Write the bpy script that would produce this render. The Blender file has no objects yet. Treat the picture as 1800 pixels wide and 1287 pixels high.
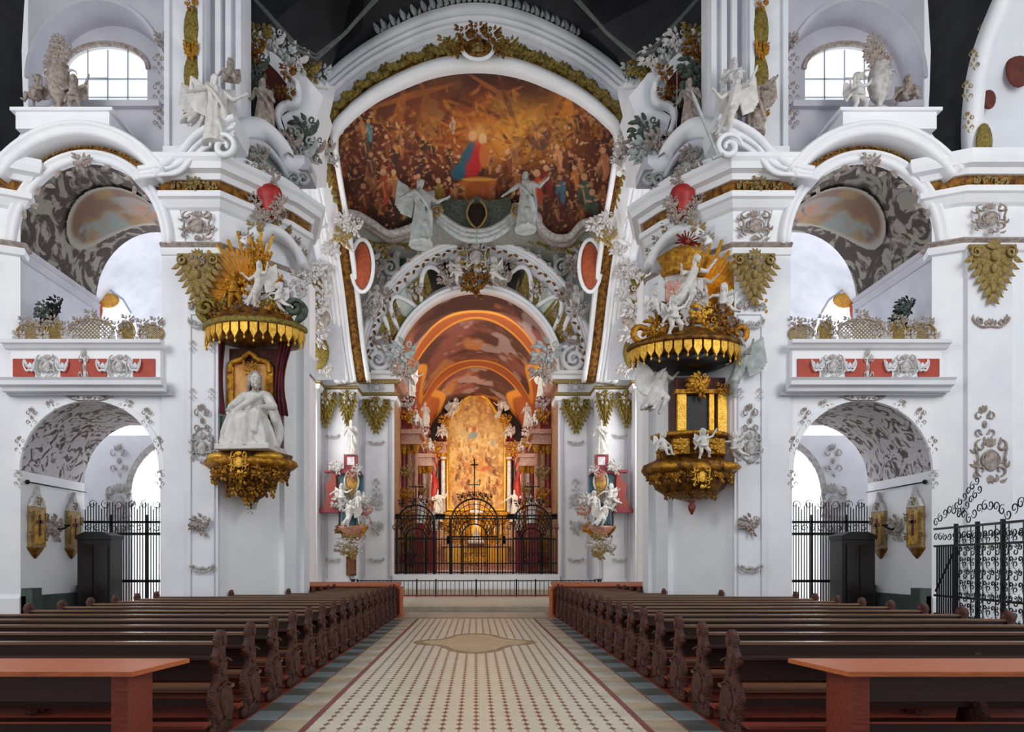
import bpy, math, random
import numpy as np
from math import sin, cos, pi, radians as R
from mathutils import Vector, Matrix

# ------------------------------------------------------------------ camera, sky, light
SC = bpy.context.scene
COL = SC.collection
cam_d = bpy.data.cameras.new('camera'); cam = bpy.data.objects.new('camera', cam_d); COL.objects.link(cam)
cam.location = (0, 0, 1.8); cam.rotation_euler = (pi/2, 0, 0)
cam_d.sensor_width = 36; cam_d.lens = 24.0; cam_d.shift_x = 0.035; cam_d.shift_y = 0.192
cam_d.clip_end = 400
SC.camera = cam
SC.view_settings.view_transform = 'Standard'; SC.view_settings.look = 'None'
SC.view_settings.gamma = 1; SC.view_settings.exposure = 0.14; SC.view_settings.use_curve_mapping = False
W = bpy.data.worlds.new('world'); SC.world = W; W.use_nodes = True
W.node_tree.nodes['Background'].inputs[0].default_value = (0.88, 0.93, 1.0, 1)
W.node_tree.nodes['Background'].inputs[1].default_value = 0.6

def area(name, loc, target, size, power, col=(1, 1, 1), sy=None):
    d = bpy.data.lights.new(name, 'AREA'); d.energy = power; d.color = col; d.size = size
    d.shape = 'RECTANGLE'; d.size_y = sy or size
    o = bpy.data.objects.new(name, d); COL.objects.link(o); o.location = loc
    o.rotation_euler = (Vector(target) - Vector(loc)).to_track_quat('-Z', 'Y').to_euler()
    o.visible_camera = False
    return o
# unseen lamps added to stand in for daylight; no front bay windows are built
for s in (-1, 1):
    area('daylight_nave', (s*12.5, 6.0, 11), (-s*3, 21, 6), 4.5, 650, (1, .985, .95), 7)
    area('daylight_gallery', (s*13.2, 24.5, 9.5), (s*9, 21, 8.5), 2.2, 170, (.97, .98, 1), 3)
    area('daylight_fill_aisle', (s*13.6, 25.5, 4.6), (s*10.0, 20.5, 2.0), 1.8, 260, (.97, .98, 1), 4)
    area('daylight_fill_crossing', (s*9.3, 29.8, 8.0), (-s*2, 32.5, 6.5), 2.6, 380, (1, .98, .95), 7)  # fill added to whiten the lower choir piers
    area('daylight_fill_crossing', (s*6.4, 24.5, 12.0), (-s*2.5, 33, 14.5), 3.0, 260, (1, .98, .95), 5)  # second added fill, brightens the upper crossing
    area('daylight_fill_aisle', (s*8.2, 24.6, 5.0), (s*14, 28, 3.5), 1.6, 420, (.97, .98, 1), 4)  # extra fill aimed from inside to whiten the aisle end wall
    area('daylight_fill_choir', (s*4.0, 51.0, 9.5), (-s*1.5, 57, 12), 1.6, 330, (1, .88, .7), 5)  # warm fill added inside the enclosed choir, no window built here
    area('daylight_fill_choir', (s*4.0, 42.0, 9.5), (-s*2.5, 44, 14), 1.6, 300, (1, .9, .75), 4)  # added warm fill for the choir vault and walls
area('choir_fill', (0, 36.5, 14.6), (0, 46, 5), 2.5, 260, (1, .93, .82))  # unseen fill added to brighten the choir side altars
area('altar_fill', (0, 47, 9.0), (0, 58, 5.5), 2.0, 230, (1, .86, .66))  # unseen fill added in mid choir to light the altar

# ------------------------------------------------------------------ helpers
def at(px, py, Y): return ((px-837)*Y/1200.0, Y, 1.8+(989-py)*Y/1200.0)
def X_(px, Y): return (px-837)*Y/1200.0
def Z_(py, Y): return 1.8+(989-py)*Y/1200.0
def s2l(c): return tuple((v/12.92 if v <= .04045 else ((v+.055)/1.055)**2.4) for v in c)
def hexc(h): return s2l(tuple(int(h[i:i+2], 16)/255 for i in (0, 2, 4)))

MATS = {}
def mat(name, col, rough=.6, metal=0.0, var=0.0, vscale=8.0, col2=None, bump=0.0, bscale=40.0, emit=0.0, thr=None, stretch=None, dist=0.0):
    m = bpy.data.materials.new(name); m.use_nodes = True; nt = m.node_tree; b = nt.nodes['Principled BSDF']
    c = hexc(col); b.inputs['Base Color'].default_value = (*c, 1)
    b.inputs['Roughness'].default_value = rough; b.inputs['Metallic'].default_value = metal
    L = nt.links
    tc = nt.nodes.new('ShaderNodeTexCoord'); mp = nt.nodes.new('ShaderNodeMapping')
    L.new(tc.outputs['Object'], mp.inputs[0])
    if stretch: mp.inputs['Scale'].default_value = stretch
    if col2:
        n = nt.nodes.new('ShaderNodeTexNoise'); n.inputs['Scale'].default_value = vscale; n.inputs['Detail'].default_value = 5
        n.inputs['Distortion'].default_value = dist
        r = nt.nodes.new('ShaderNodeValToRGB'); lo, hi = thr or (.35, .65)
        r.color_ramp.elements[0].position = lo; r.color_ramp.elements[1].position = hi
        r.color_ramp.elements[0].color = (*c, 1); r.color_ramp.elements[1].color = (*hexc(col2), 1)
        L.new(mp.outputs[0], n.inputs['Vector']); L.new(n.outputs[0], r.inputs[0]); L.new(r.outputs[0], b.inputs['Base Color'])
    if bump:
        n2 = nt.nodes.new('ShaderNodeTexNoise'); n2.inputs['Scale'].default_value = bscale; n2.inputs['Detail'].default_value = 4
        bp = nt.nodes.new('ShaderNodeBump'); bp.inputs['Strength'].default_value = bump; bp.inputs['Distance'].default_value = .05
        L.new(mp.outputs[0], n2.inputs['Vector']); L.new(n2.outputs[0], bp.inputs['Height']); L.new(bp.outputs[0], b.inputs['Normal'])
    if emit:
        b.inputs['Emission Color'].default_value = (*c, 1); b.inputs['Emission Strength'].default_value = emit
    MATS[name] = m
    return m
mat('plaster', 'e2e4ea', .7, col2='eceef2', vscale=1.2)
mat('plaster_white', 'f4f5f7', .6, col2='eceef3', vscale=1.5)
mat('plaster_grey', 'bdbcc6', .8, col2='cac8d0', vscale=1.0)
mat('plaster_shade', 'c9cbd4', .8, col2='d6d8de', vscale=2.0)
mat('stucco', 'b5a9a2', .75, col2='8a7a6e', vscale=9, bump=.4, bscale=30)
mat('stucco_pale', 'd3d0cf', .7, col2='aba29c', vscale=7, bump=.3)
mat('statue', 'dedcd8', .55, col2='c9c5bf', vscale=6)
mat('statue_grey', 'b9bfbf', .6, col2='98a19e', vscale=6)
mat('gold', 'd39a2e', .38, .6, col2='8d5a14', vscale=9, bump=.5, bscale=35)
mat('gold_bright', 'f0bf4c', .34, .55, col2='d0962a', vscale=12, bump=.3, bscale=30)
mat('gold_dark', '9a671e', .4, .6, col2='45290c', vscale=7, bump=.5, bscale=30)
mat('gold_green', 'a08c3c', .5, .4, col2='6b5a2a', vscale=14, bump=.6, bscale=40)
mat('gold_pale', 'b29a5e', .5, .35, col2='8b7546', vscale=16, bump=.6, bscale=40)
mat('wood_dark', '2b150e', .5, col2='3c1d12', vscale=6, stretch=(1, 8, 8))
mat('wood_end', '64301c', .5, col2='351610', vscale=14, bump=.6, bscale=45)
mat('wood_highlight', '8a6a50', .3, col2='6e4e38', vscale=5, stretch=(1, 8, 8))  # lighter tan paints the highlight along the pew tops
mat('wood_red', '8c3b26', .5, col2='6e2a1b', vscale=6, stretch=(1, 6, 6))
mat('wood_orange', 'cc6f3c', .45, col2='b25a2e', vscale=6, stretch=(1, 8, 8))
mat('wood_tan', '8a5a3c', .5, col2='6d432c', vscale=8, stretch=(1, 8, 8))
mat('iron', '121317', .45, .5)
mat('black', '0b0908', .5)
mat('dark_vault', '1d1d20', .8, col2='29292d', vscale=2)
mat('grey_mould', '5f655f', .7, col2='4c524f', vscale=8)
mat('red', 'b3261d', .5, col2='8e1a16', vscale=5)
mat('red_panel', 'b0412c', .6, col2='a03824', vscale=5)
mat('red_brown', '6a2a1e', .7, col2='4c1d17', vscale=4)
mat('crimson', '6b1420', .75, col2='4a0c16', vscale=4)
mat('marble_red', '98323a', .4, col2='74222a', vscale=10, dist=1.5)
mat('marble_orange', '9c3a26', .4, col2='7e2e22', vscale=14, dist=2)
mat('marble_pink', 'c79a86', .3, col2='9b5f4c', vscale=5, dist=2.5)
mat('marble_warm', 'd8b48a', .35, col2='8e5436', vscale=4, dist=2.5)
mat('marble_white', 'e8e2e2', .3, col2='b8aeb2', vscale=4, dist=2)
mat('marble_black', '1a1412', .25)
mat('teal', '2f6c7a', .5, col2='214b5a', vscale=6)
mat('green', '2e5c47', .6, col2='24493a', vscale=5)
mat('green_dark', '4c5a54', .6, col2='3c4a46', vscale=4)
mat('green_pale', 'b9c6bd', .7, col2='cbd4cf', vscale=3)
mat('moss', '5d6b5c', .7, col2='39433a', vscale=9, bump=.6)
mat('grey_stone', '8f9189', .7, col2='a5a59c', vscale=6)
mat('stone_floor', 'c9bfae', .35, col2='b5a893', vscale=2.5, dist=.8)
mat('medallion_in', 'cdbfa0', .35, col2='b9a684', vscale=3, dist=1.5)
mat('medallion_rim', 'a89478', .4, col2='8f7a60', vscale=5)
mat('orange_paint', 'b3552a', .6, col2='8f3d22', vscale=6, dist=1)
mat('yellow_paint', 'dca63c', .5, col2='c07d26', vscale=7)
mat('amber_panel', 'd6a743', .5, col2='8a5a24', vscale=5, dist=1.2)
mat('pane', 'eef6ff', .5, emit=1.0)
mat('pane_soft', 'eef6ff', .5, emit=.55)
mat('lead', 'aab0b8', .6)
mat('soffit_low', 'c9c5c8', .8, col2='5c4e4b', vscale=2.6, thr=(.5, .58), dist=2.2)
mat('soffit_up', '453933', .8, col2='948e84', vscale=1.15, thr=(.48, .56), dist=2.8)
mat('candle', 'f2ead8', .5)
mat('ceiling_paint', '8a5a34', .8, col2='7b7f7c', vscale=3, thr=(.4, .6), dist=2)
def add_out(m, *a): pass

class MB:
    def __init__(s, sx=1): s.v = []; s.f = []; s.sx = sx
    def add(s, vs, fs):
        n = len(s.v); s.v.extend(tuple(p) for p in vs); s.f.extend(tuple(i+n for i in f) for f in fs); return s
    def box(s, x0, x1, y0, y1, z0, z1):
        v = [(x, y, z) for x in (x0, x1) for y in (y0, y1) for z in (z0, z1)]
        return s.add(v, [(0, 1, 3, 2), (4, 6, 7, 5), (0, 4, 5, 1), (2, 3, 7, 6), (0, 2, 6, 4), (1, 5, 7, 3)])
    def prism(s, pts, d0, d1, axis='y'):
        n = len(pts)
        def P(a, b, d): return (a, d, b) if axis == 'y' else ((d, a, b) if axis == 'x' else (a, b, d))
        vs = [P(a, b, d0) for a, b in pts]+[P(a, b, d1) for a, b in pts]
        fs = [tuple(range(n)), tuple(range(2*n-1, n-1, -1))]+[(i, i+n, (i+1) % n+n, (i+1) % n) for i in range(n)]
        return s.add(vs, fs)
    def tube(s, path, rad, n=7, flat=1.0, ref=None, closed=False):
        P = [Vector(p) for p in path]; m = len(P)
        if not hasattr(rad, '__len__'): rad = [rad]*m
        vs = []; prev = None
        for i, p in enumerate(P):
            t = (P[(i+1) % m]-P[i-1]) if closed else (P[min(i+1, m-1)]-P[max(i-1, 0)])
            if t.length < 1e-9: t = Vector((0, 0, 1))
            t.normalize()
            r = Vector(ref) if ref else (prev if prev is not None else (Vector((0, 1, 0)) if abs(t.y) < .9 else Vector((1, 0, 0))))
            a = (r-t*r.dot(t))
            if a.length < 1e-6: a = t.orthogonal()
            a.normalize(); b = t.cross(a); prev = a
            for k in range(n):
                w = 2*pi*k/n; vs.append(p+a*(cos(w)*rad[i]*flat)+b*(sin(w)*rad[i]))
        fs = []
        for i in range(m if closed else m-1):
            j = (i+1) % m
            for k in range(n): fs.append((i*n+k, i*n+(k+1) % n, j*n+(k+1) % n, j*n+k))
        if not closed: fs += [tuple(range(n-1, -1, -1)), tuple(range((m-1)*n, m*n))]
        return s.add(vs, fs)
    def ell(s, c, r, n=8, m=6, rot=None):
        vs = [Vector((0, 0, -1))]
        for i in range(1, m):
            a = -pi/2+pi*i/m
            for k in range(n): vs.append(Vector((cos(a)*cos(2*pi*k/n), cos(a)*sin(2*pi*k/n), sin(a))))
        vs.append(Vector((0, 0, 1)))
        M = rot.to_matrix() if rot is not None else None
        o = []
        for q in vs:
            q = Vector((q.x*r[0], q.y*r[1], q.z*r[2]))
            if M: q = M @ q
            o.append(q+Vector(c))
        fs = [(0, 1+(k+1) % n, 1+k) for k in range(n)]
        for i in range(m-2):
            for k in range(n):
                a = 1+i*n; b = a+n; fs.append((a+k, a+(k+1) % n, b+(k+1) % n, b+k))
        a = 1+(m-2)*n; fs += [(a+k, a+(k+1) % n, len(vs)-1) for k in range(n)]
        return s.add(o, fs)
    def cap(s, a, b, ra, rb, n=8):
        a = Vector(a); b = Vector(b); d = (b-a); L = d.length or 1e-6; d = d/L
        path = []; rad = []
        for q in (0, .35, .7): path.append(a-d*ra*(1-q)); rad.append(max(ra*math.sqrt(max(0, 1-(1-q)**2)), ra*.05))
        path.append(a); rad.append(ra); path.append(b); rad.append(rb)
        for q in (.7, .35, 0): path.append(b+d*rb*(1-q)); rad.append(max(rb*math.sqrt(max(0, 1-(1-q)**2)), rb*.05))
        return s.tube(path, rad, n)
    def lathe(s, prof, c=(0, 0, 0), n=20, fold=0, famp=0, a0=0, a1=2*pi, sxy=(1, 1)):
        full = abs(a1-a0-2*pi) < 1e-6; k = n if full else n+1
        vs = []
        for r, z in prof:
            for i in range(k):
                a = a0+(a1-a0)*i/n; rr = r*(1+famp*cos(fold*a)) if fold else r
                vs.append((c[0]+rr*cos(a)*sxy[0], c[1]+rr*sin(a)*sxy[1], c[2]+z))
        fs = []
        for j in range(len(prof)-1):
            for i in range(k if full else k-1):
                i2 = (i+1) % k; fs.append((j*k+i, j*k+i2, (j+1)*k+i2, (j+1)*k+i))
        if full: fs += [tuple(range(k-1, -1, -1)), tuple(range((len(prof)-1)*k, len(prof)*k))]
        return s.add(vs, fs)
    def sweep(s, path, prof, ref=(0, 1, 0), closed=False, caps=True):
        P = [Vector(p) for p in path]; rf = Vector(ref); m = len(P); k = len(prof); vs = []
        for i, p in enumerate(P):
            if closed: t0 = (P[i]-P[i-1]).normalized(); t1 = (P[(i+1) % m]-P[i]).normalized()
            else:
                t1 = (P[min(i+1, m-1)]-P[min(i, m-2)]).normalized(); t0 = (P[max(i, 1)]-P[max(i-1, 0)]).normalized()
            n0 = t0.cross(rf).normalized(); n1 = t1.cross(rf).normalized(); nn = (n0+n1)
            if nn.length < 1e-6: nn = n0
            nn.normalize(); c = max(.35, nn.dot(n0))
            for a, b in prof: vs.append(p+nn*(a/c)+rf*b)
        fs = []
        for i in range(m if closed else m-1):
            j = (i+1) % m
            for q in range(k): fs.append((i*k+q, j*k+q, j*k+(q+1) % k, i*k+(q+1) % k))
        if not closed and caps: fs += [tuple(range(k)), tuple(range(m*k-1, (m-1)*k-1, -1))]
        return s.add(vs, fs)
    def scroll(s, c, r, a0, turns, w, d=.03, n=18, shrink=.25, cw=1):
        path = []; rad = []
        for i in range(n):
            t = i/(n-1); a = a0+cw*turns*2*pi*t; q = r*(1-(1-shrink)*t)
            path.append((c[0]+q*cos(a), c[1]-d*.5, c[2]+q*sin(a))); rad.append(w*(.45+.55*sin(pi*min(1, t*1.2))+.25*t))
        return s.tube(path, rad, 5)
    def leaf(s, c, ang, L, w, d=.04, curl=.3):
        n = 5; vs = []; fs = []
        for i in range(n+1):
            t = i/n; a = ang+curl*t*t; ww = w*sin(pi*min(.97, t*.85+.12)); x = c[0]+cos(a)*L*t; z = c[2]+sin(a)*L*t; px, pz = -sin(a), cos(a)
            y = c[1]-d*sin(pi*t*.8+.3)
            vs += [(x-px*ww, c[1]+.005, z-pz*ww), (x, y, z), (x+px*ww, c[1]+.005, z+pz*ww)]
        for i in range(n):
            for q in (0, 1): fs.append((i*3+q, i*3+q+1, i*3+q+4, i*3+q+3))
        return s.add(vs, fs)
    def mesh(s, name, m, smooth=True):
        me = bpy.data.meshes.new(name)
        v = [(x*s.sx, y, z) for x, y, z in s.v]; f = s.f if s.sx > 0 else [q[::-1] for q in s.f]
        me.from_pydata(v, [], f); me.materials.append(MATS[m] if isinstance(m, str) else m)
        if smooth: me.polygons.foreach_set('use_smooth', [True]*len(me.polygons))
        me.update(); return me
    def build(s, name, m, parent=None, smooth=False, loc=None):
        o = bpy.data.objects.new(name, s.mesh(name, m, smooth)); COL.objects.link(o)
        if parent: o.parent = parent
        if loc is not None: o.location = loc
        return o
def empty(name, loc, rz=0, label=None, cat=None, group=None):
    o = bpy.data.objects.new(name, None); COL.objects.link(o); o.location = loc; o.rotation_euler = (0, 0, rz)
    o.empty_display_size = .2
    return tag(o, label, cat, group)
def tag(o, label=None, cat=None, group=None, kind=None):
    if label: o['label'] = label
    if cat: o['category'] = cat
    if group: o['group'] = group
    if kind: o['kind'] = kind
    return o
def struct(o): o['kind'] = 'structure'; return o
def inst(me, name, parent=None, loc=(0, 0, 0), rz=0, sc=1, ry=0, rx=0):
    o = bpy.data.objects.new(name, me); COL.objects.link(o); o.location = loc; o.rotation_euler = (rx, ry, rz)
    o.scale = (sc, sc, sc) if not hasattr(sc, '__len__') else sc
    if parent: o.parent = parent
    return o
def arcpts(cx, cz, r, Y, a0=pi, a1=0, n=32, rz=None):
    rz = rz or r
    return [(cx+r*cos(a0+(a1-a0)*i/n), Y, cz+rz*sin(a0+(a1-a0)*i/n)) for i in range(n+1)]
def smoothpath(pts, k=6):
    P = [Vector(p) for p in pts]; out = []
    for i in range(len(P)-1):
        p0 = P[max(i-1, 0)]; p1 = P[i]; p2 = P[i+1]; p3 = P[min(i+2, len(P)-1)]
        for j in range(k):
            t = j/k
            out.append(.5*((2*p1)+(p2-p0)*t+(2*p0-5*p1+4*p2-p3)*t*t+(3*p1-p0-3*p2+p3)*t**3))
    out.append(P[-1]); return out
SIDES = ((-1, 'left'), (1, 'right'))
ORD = 'first second third fourth fifth sixth seventh eighth ninth tenth eleventh twelfth thirteenth fourteenth fifteenth sixteenth seventeenth eighteenth'.split()

# ------------------------------------------------------------------ ornament meshes (stucco, gilding)
def orn_cartouche(seed=1, w=1.0, h=1.3):
    rnd = random.Random(seed); m = MB()
    for s in (-1, 1):
        m.scroll((s*.28*w, 0, .32*h), .17*w, pi/2, .9, .035, cw=-s)
        m.scroll((s*.26*w, 0, -.2*h), .16*w, -pi/2, .9, .035, cw=s)
        m.tube(smoothpath([(s*.42*w, -.02, -.15*h), (s*.36*w, -.04, .05*h), (s*.44*w, -.02, .28*h)], 4), .03, 5)
        for k in range(5):
            a = rnd.uniform(-.5, 1.2); m.leaf((s*rnd.uniform(.15, .42)*w, 0, rnd.uniform(-.45, .4)*h), (a if s > 0 else pi-a), .2, .05, curl=s*.6)
    m.ell((0, -.01, .02), (.2*w, .04, .24*h)); m.scroll((0, 0, .02), .25*w, 0, 1, .03, shrink=1)
    for k in range(5): m.leaf((0, 0, .3*h), pi/2+(k-2)*.4, .26, .06)
    for k in range(3): m.leaf((0, 0, -.3*h), -pi/2+(k-1)*.45, .24, .06)
    return m
def orn_drop(seed=2):           # slender frame ornament
    rnd = random.Random(seed); m = MB()
    for s in (-1, 1):
        m.scroll((s*.14, 0, .2), .11, pi/2, .8, .02, cw=-s); m.scroll((s*.14, 0, -.2), .11, -pi/2, .8, .02, cw=s)
        for k in range(3): m.leaf((s*.05, 0, rnd.uniform(-.3, .3)), (0.6 if s > 0 else pi-.6), .16, .035, curl=s*.5)
    for k in range(3): m.leaf((0, 0, .3), pi/2+(k-1)*.5, .18, .04)
    m.leaf((0, 0, -.3), -pi/2, .18, .04); m.ell((0, -.01, 0), (.06, .03, .1), 6, 5)
    return m
def orn_garland(seed=3):        # low wide swag of foliage
    rnd = random.Random(seed); m = MB()
    for s in (-1, 1):
        m.tube(smoothpath([(0, -.02, -.1), (s*.25, -.03, -.12), (s*.45, -.03, .02), (s*.5, -.02, .14)], 4), [.03]*13, 5)
        m.scroll((s*.3, 0, .03), .1, pi, .9, .022, cw=s)
        for k in range(4): m.leaf((s*(.1+.11*k), 0, -.08+.05*k), (.9 if s > 0 else pi-.9)+rnd.uniform(-.3, .3), .16, .04, curl=s*.5)
    for k in range(3): m.leaf((0, 0, -.05), pi/2+(k-1)*.6, .17, .05)
    return m
def orn_frieze(seed=4):         # rinceau strip 1 m long x .3 high
    rnd = random.Random(seed); m = MB()
    for k in range(4):
        x = -.375+k*.25; s = 1 if k % 2 else -1
        m.scroll((x, 0, 0), .1, rnd.uniform(0, 6), .9, .026, cw=s)
        for q in range(4): m.leaf((x+rnd.uniform(-.08, .08), 0, rnd.uniform(-.08, .08)), rnd.uniform(0, 2*pi), .13, .04)
        m.ell((x, -.03, 0), (.04, .03, .04), 6, 4)
    return m
def orn_capital(seed=5):        # gilded drapery-like capital, hangs as an inverted triangle: 1.2 wide, 1.4 high
    rnd = random.Random(seed); m = MB()
    m.prism([(-.55, .65), (.55, .65), (.5, .35), (.28, -.05), (.12, -.45), (0, -.72), (-.12, -.45), (-.28, -.05), (-.5, .35)], -.08, .0)
    for s in (-1, 1):
        m.scroll((s*.45, -.1, .52), .15, pi/2, 1.3, .04, cw=-s)
        for k in range(7):
            t = k/6; m.leaf((s*(.5*(1-t)+.03), -.09, .45-1.0*t), -pi/2+s*.5*(1-t), .3, .08, .07, curl=s*.4)
    for k in range(12): m.leaf((rnd.uniform(-.3, .3), -.09, rnd.uniform(-.3, .55)), -pi/2+rnd.uniform(-.8, .8), .24, .07, .07)
    m.ell((0, -.14, .42), (.12, .09, .15), 8, 6); m.ell((0, -.12, .1), (.09, .07, .13), 8, 6)
    for k in range(5): m.leaf((0, -.12, .6), pi/2+(k-2)*.45, .26, .06, .06)
    m.tube([(-.6, -.04, .68), (.6, -.04, .68)], .06, 6)
    return m
def orn_cluster(seed=6, r=.5, n=16):   # loose rocaille cluster
    rnd = random.Random(seed); m = MB()
    for k in range(n):
        a = rnd.uniform(0, 2*pi); q = rnd.uniform(0, r*.7)
        m.leaf((q*cos(a), -rnd.uniform(0, .08), q*sin(a)), a+rnd.uniform(-.6, .6), r*.45, r*.13, .1)
    for k in range(n//3): m.scroll((rnd.uniform(-r, r)*.6, -.06, rnd.uniform(-r, r)*.6), r*.2, rnd.uniform(0, 6), 1.0, r*.05, cw=rnd.choice((-1, 1)))
    for k in range(n//4): m.ell((rnd.uniform(-r, r)*.5, -.08, rnd.uniform(-r, r)*.5), (r*.12, r*.1, r*.12), 6, 5)
    return m
ORN = {}
def orn(kind, m):
    k = (kind, m)
    if k not in ORN:
        f = {'cartouche': orn_cartouche, 'drop': orn_drop, 'garland': orn_garland, 'frieze': orn_frieze, 'capital': orn_capital, 'cluster': orn_cluster,
             'cluster2': lambda: orn_cluster(17, .5, 22), 'cartouche2': lambda: orn_cartouche(9, .8, 1.5)}[kind]
        ORN[k] = f().mesh(kind, m)
    return ORN[k]
ON = {'cartouche': 'stucco_cartouche', 'cartouche2': 'stucco_cartouche', 'drop': 'stucco_ornament', 'garland': 'stucco_garland', 'frieze': 'foliage_frieze', 'capital': 'gilded_capital', 'cluster': 'rocaille_ornament', 'cluster2': 'rocaille_ornament'}
def deco(kind, m, parent, loc, sc=1, rz=0, ry=0, name=None):
    o = inst(orn(kind, m), name or ON[kind], parent, loc, rz, sc, ry); return o
# ------------------------------------------------------------------ figures: one continuous voxel-remeshed body each
def remeshed(m, name, material, voxel, smooth=2):
    o = m.build('tmp', material); md = o.modifiers.new('r', 'REMESH'); md.mode = 'VOXEL'; md.voxel_size = voxel; md.use_smooth_shade = True
    sm = o.modifiers.new('s', 'SMOOTH'); sm.iterations = smooth; sm.factor = .5
    dg = bpy.context.evaluated_depsgraph_get(); dg.update()
    me = bpy.data.meshes.new_from_object(o.evaluated_get(dg)); me.name = name
    me.materials.clear(); me.materials.append(MATS[material])
    bpy.data.objects.remove(o); me.polygons.foreach_set('use_smooth', [True]*len(me.polygons)); return me
def hand(m, w, d, sc=1.0, curl=.5):
    w = Vector(w); d = Vector(d).normalized(); side = d.cross(Vector((0, 1, .2))).normalized(); up = side.cross(d).normalized()
    pc = w+d*.05*sc; m.cap(w, w+d*.08*sc, .03*sc, .036*sc, 6)
    for k, L in enumerate((.066, .078, .072, .055)):
        b = w+d*.085*sc+side*(k-1.5)*.021*sc; q = b+d*L*.55*sc-up*.012*sc*curl; e = q+d*L*.5*sc-up*.035*sc*curl
        m.cap(b, q, .0105*sc, .0095*sc, 5); m.cap(q, e, .0095*sc, .008*sc, 5)
    b = w+d*.03*sc-side*.03*sc; m.cap(b, b+(d*.5-side).normalized()*.06*sc, .013*sc, .01*sc, 5)
def head(m, c, face=(0, -1, 0), hair=1, beard=0, s=1.0):
    c = Vector(c); f = Vector(face).normalized(); r = f.cross(Vector((0, 0, 1))).normalized(); u = r.cross(f)
    def q(a, b, d): return c+(r*a+f*b+u*d)*s
    m.ell(c, (.078*s, .095*s, .112*s), 12, 9, rot=f.to_track_quat('-Y', 'Z'))
    m.cap(q(0, .085, .03), q(0, .122, -.022), .014*s, .022*s, 6)                 # nose
    for k in (-1, 1):
        m.ell(q(k*.034, .084, .01), (.015*s,)*3, 6, 5); m.ell(q(k*.08, 0, 0), (.012*s, .022*s, .03*s), 6, 5)   # eyes, ears
        m.cap(q(k*.014, .1, .042), q(k*.058, .078, .04), .016*s, .012*s, 5)      # brows
    m.cap(q(-.022, .098, -.056), q(.022, .098, -.056), .012*s, .012*s, 5)           # mouth
    m.ell(q(0, .078, -.092), (.03*s,)*3, 6, 5)                                   # chin
    if hair:
        m.ell(q(0, -.045, .035), (.088*s, .085*s, .1*s), 10, 7)
        for k in range(7):
            a = -1.5+k*.5; m.cap(q(sin(a)*.078, -.045-cos(a)*.03, .03), q(sin(a)*.09, -.06-cos(a)*.03, -.13-.05*hair), .028*s, .018*s, 6)
    if beard:
        for k in range(5): m.cap(q((k-2)*.025, .07, -.07), q((k-2)*.015, .09, -.17), .024*s, .012*s, 6)
def wing(m, root, tip, down, s=1.0):
    a = Vector(root); b = Vector(tip); dn = Vector(down); m.cap(a, a.lerp(b, .5)+Vector((0, 0, .08*s)), .035*s, .035*s, 6); m.cap(a.lerp(b, .5)+Vector((0, 0, .08*s)), b, .035*s, .02*s, 6)
    for k in range(9):
        t = .08+k*.105; p = a.lerp(b, t); m.cap(p, p+dn*(.7-.25*abs(t-.6))*s, .052*s, .03*s, 6)
def robe(m, prof, c=(0, 0, 0), fold=9, amp=.09, sxy=(1, .8)):
    m.lathe(prof, c, 36, fold, amp, sxy=sxy)
def fig_saint(arm='raise', wings=False, beard=1, staff=False):
    m = MB()
    robe(m, [(.02, 0), (.27, .01), (.29, .08), (.25, .4), (.21, .75), (.17, 1.0), (.16, 1.12), (.2, 1.32), (.17, 1.42), (.06, 1.46)])
    m.cap((.1, -.2, .03), (.1, -.3, .03), .045, .04); m.cap((-.08, -.15, .03), (-.1, -.25, .03), .045, .04)
    m.cap((.06, -.14, .5), (.16, -.2, .12), .1, .05)                              # forward knee under cloth
    m.cap((0, 0, 1.4), (0, -.01, 1.56), .055, .05); head(m, (0, -.02, 1.65), (.25, -1, -.1), 1, beard)
    m.tube(smoothpath([(-.2, -.05, 1.38), (-.05, -.2, 1.15), (.18, -.18, .85), (.26, -.05, .55), (.3, .05, .3)], 5), [.05]*10+[.07]*11, 7)   # mantle swag
    m.tube(smoothpath([(.2, -.02, 1.38), (.26, .05, 1.0), (.3, .08, .6), (.24, .1, .2)], 5), .06, 6)
    if arm == 'raise': J = [(.2, 0, 1.36), (.4, -.06, 1.24), (.52, -.12, 1.52)]; K = [(-.2, 0, 1.36), (-.3, -.1, 1.12), (-.08, -.26, 1.18)]
    elif arm == 'wide': J = [(.2, 0, 1.36), (.44, -.08, 1.2), (.64, -.2, 1.3)]; K = [(-.2, 0, 1.36), (-.42, -.06, 1.2), (-.62, -.12, 1.05)]
    else: J = [(.2, 0, 1.36), (.31, -.06, 1.1), (.1, -.27, 1.22)]; K = [(-.2, 0, 1.36), (-.32, 0, 1.1), (-.36, -.2, .95)]
    for A in (J, K):
        m.cap(A[0], A[1], .085, .062); m.cap(A[1], A[2], .06, .034); hand(m, A[2], Vector(A[2])-Vector(A[1]))
    if wings: wing(m, (.1, .14, 1.3), (.55, .35, 1.75), (.12, .08, -1)); wing(m, (-.1, .14, 1.3), (-.55, .35, 1.75), (-.12, .08, -1))
    if staff: m.cap((-.38, -.24, 0.02), (-.36, -.22, 1.9), .018, .018, 6)
    m.lathe([(.01, -.06), (.34, -.06), (.34, .02), (.01, .02)], n=12)
    return m
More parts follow.
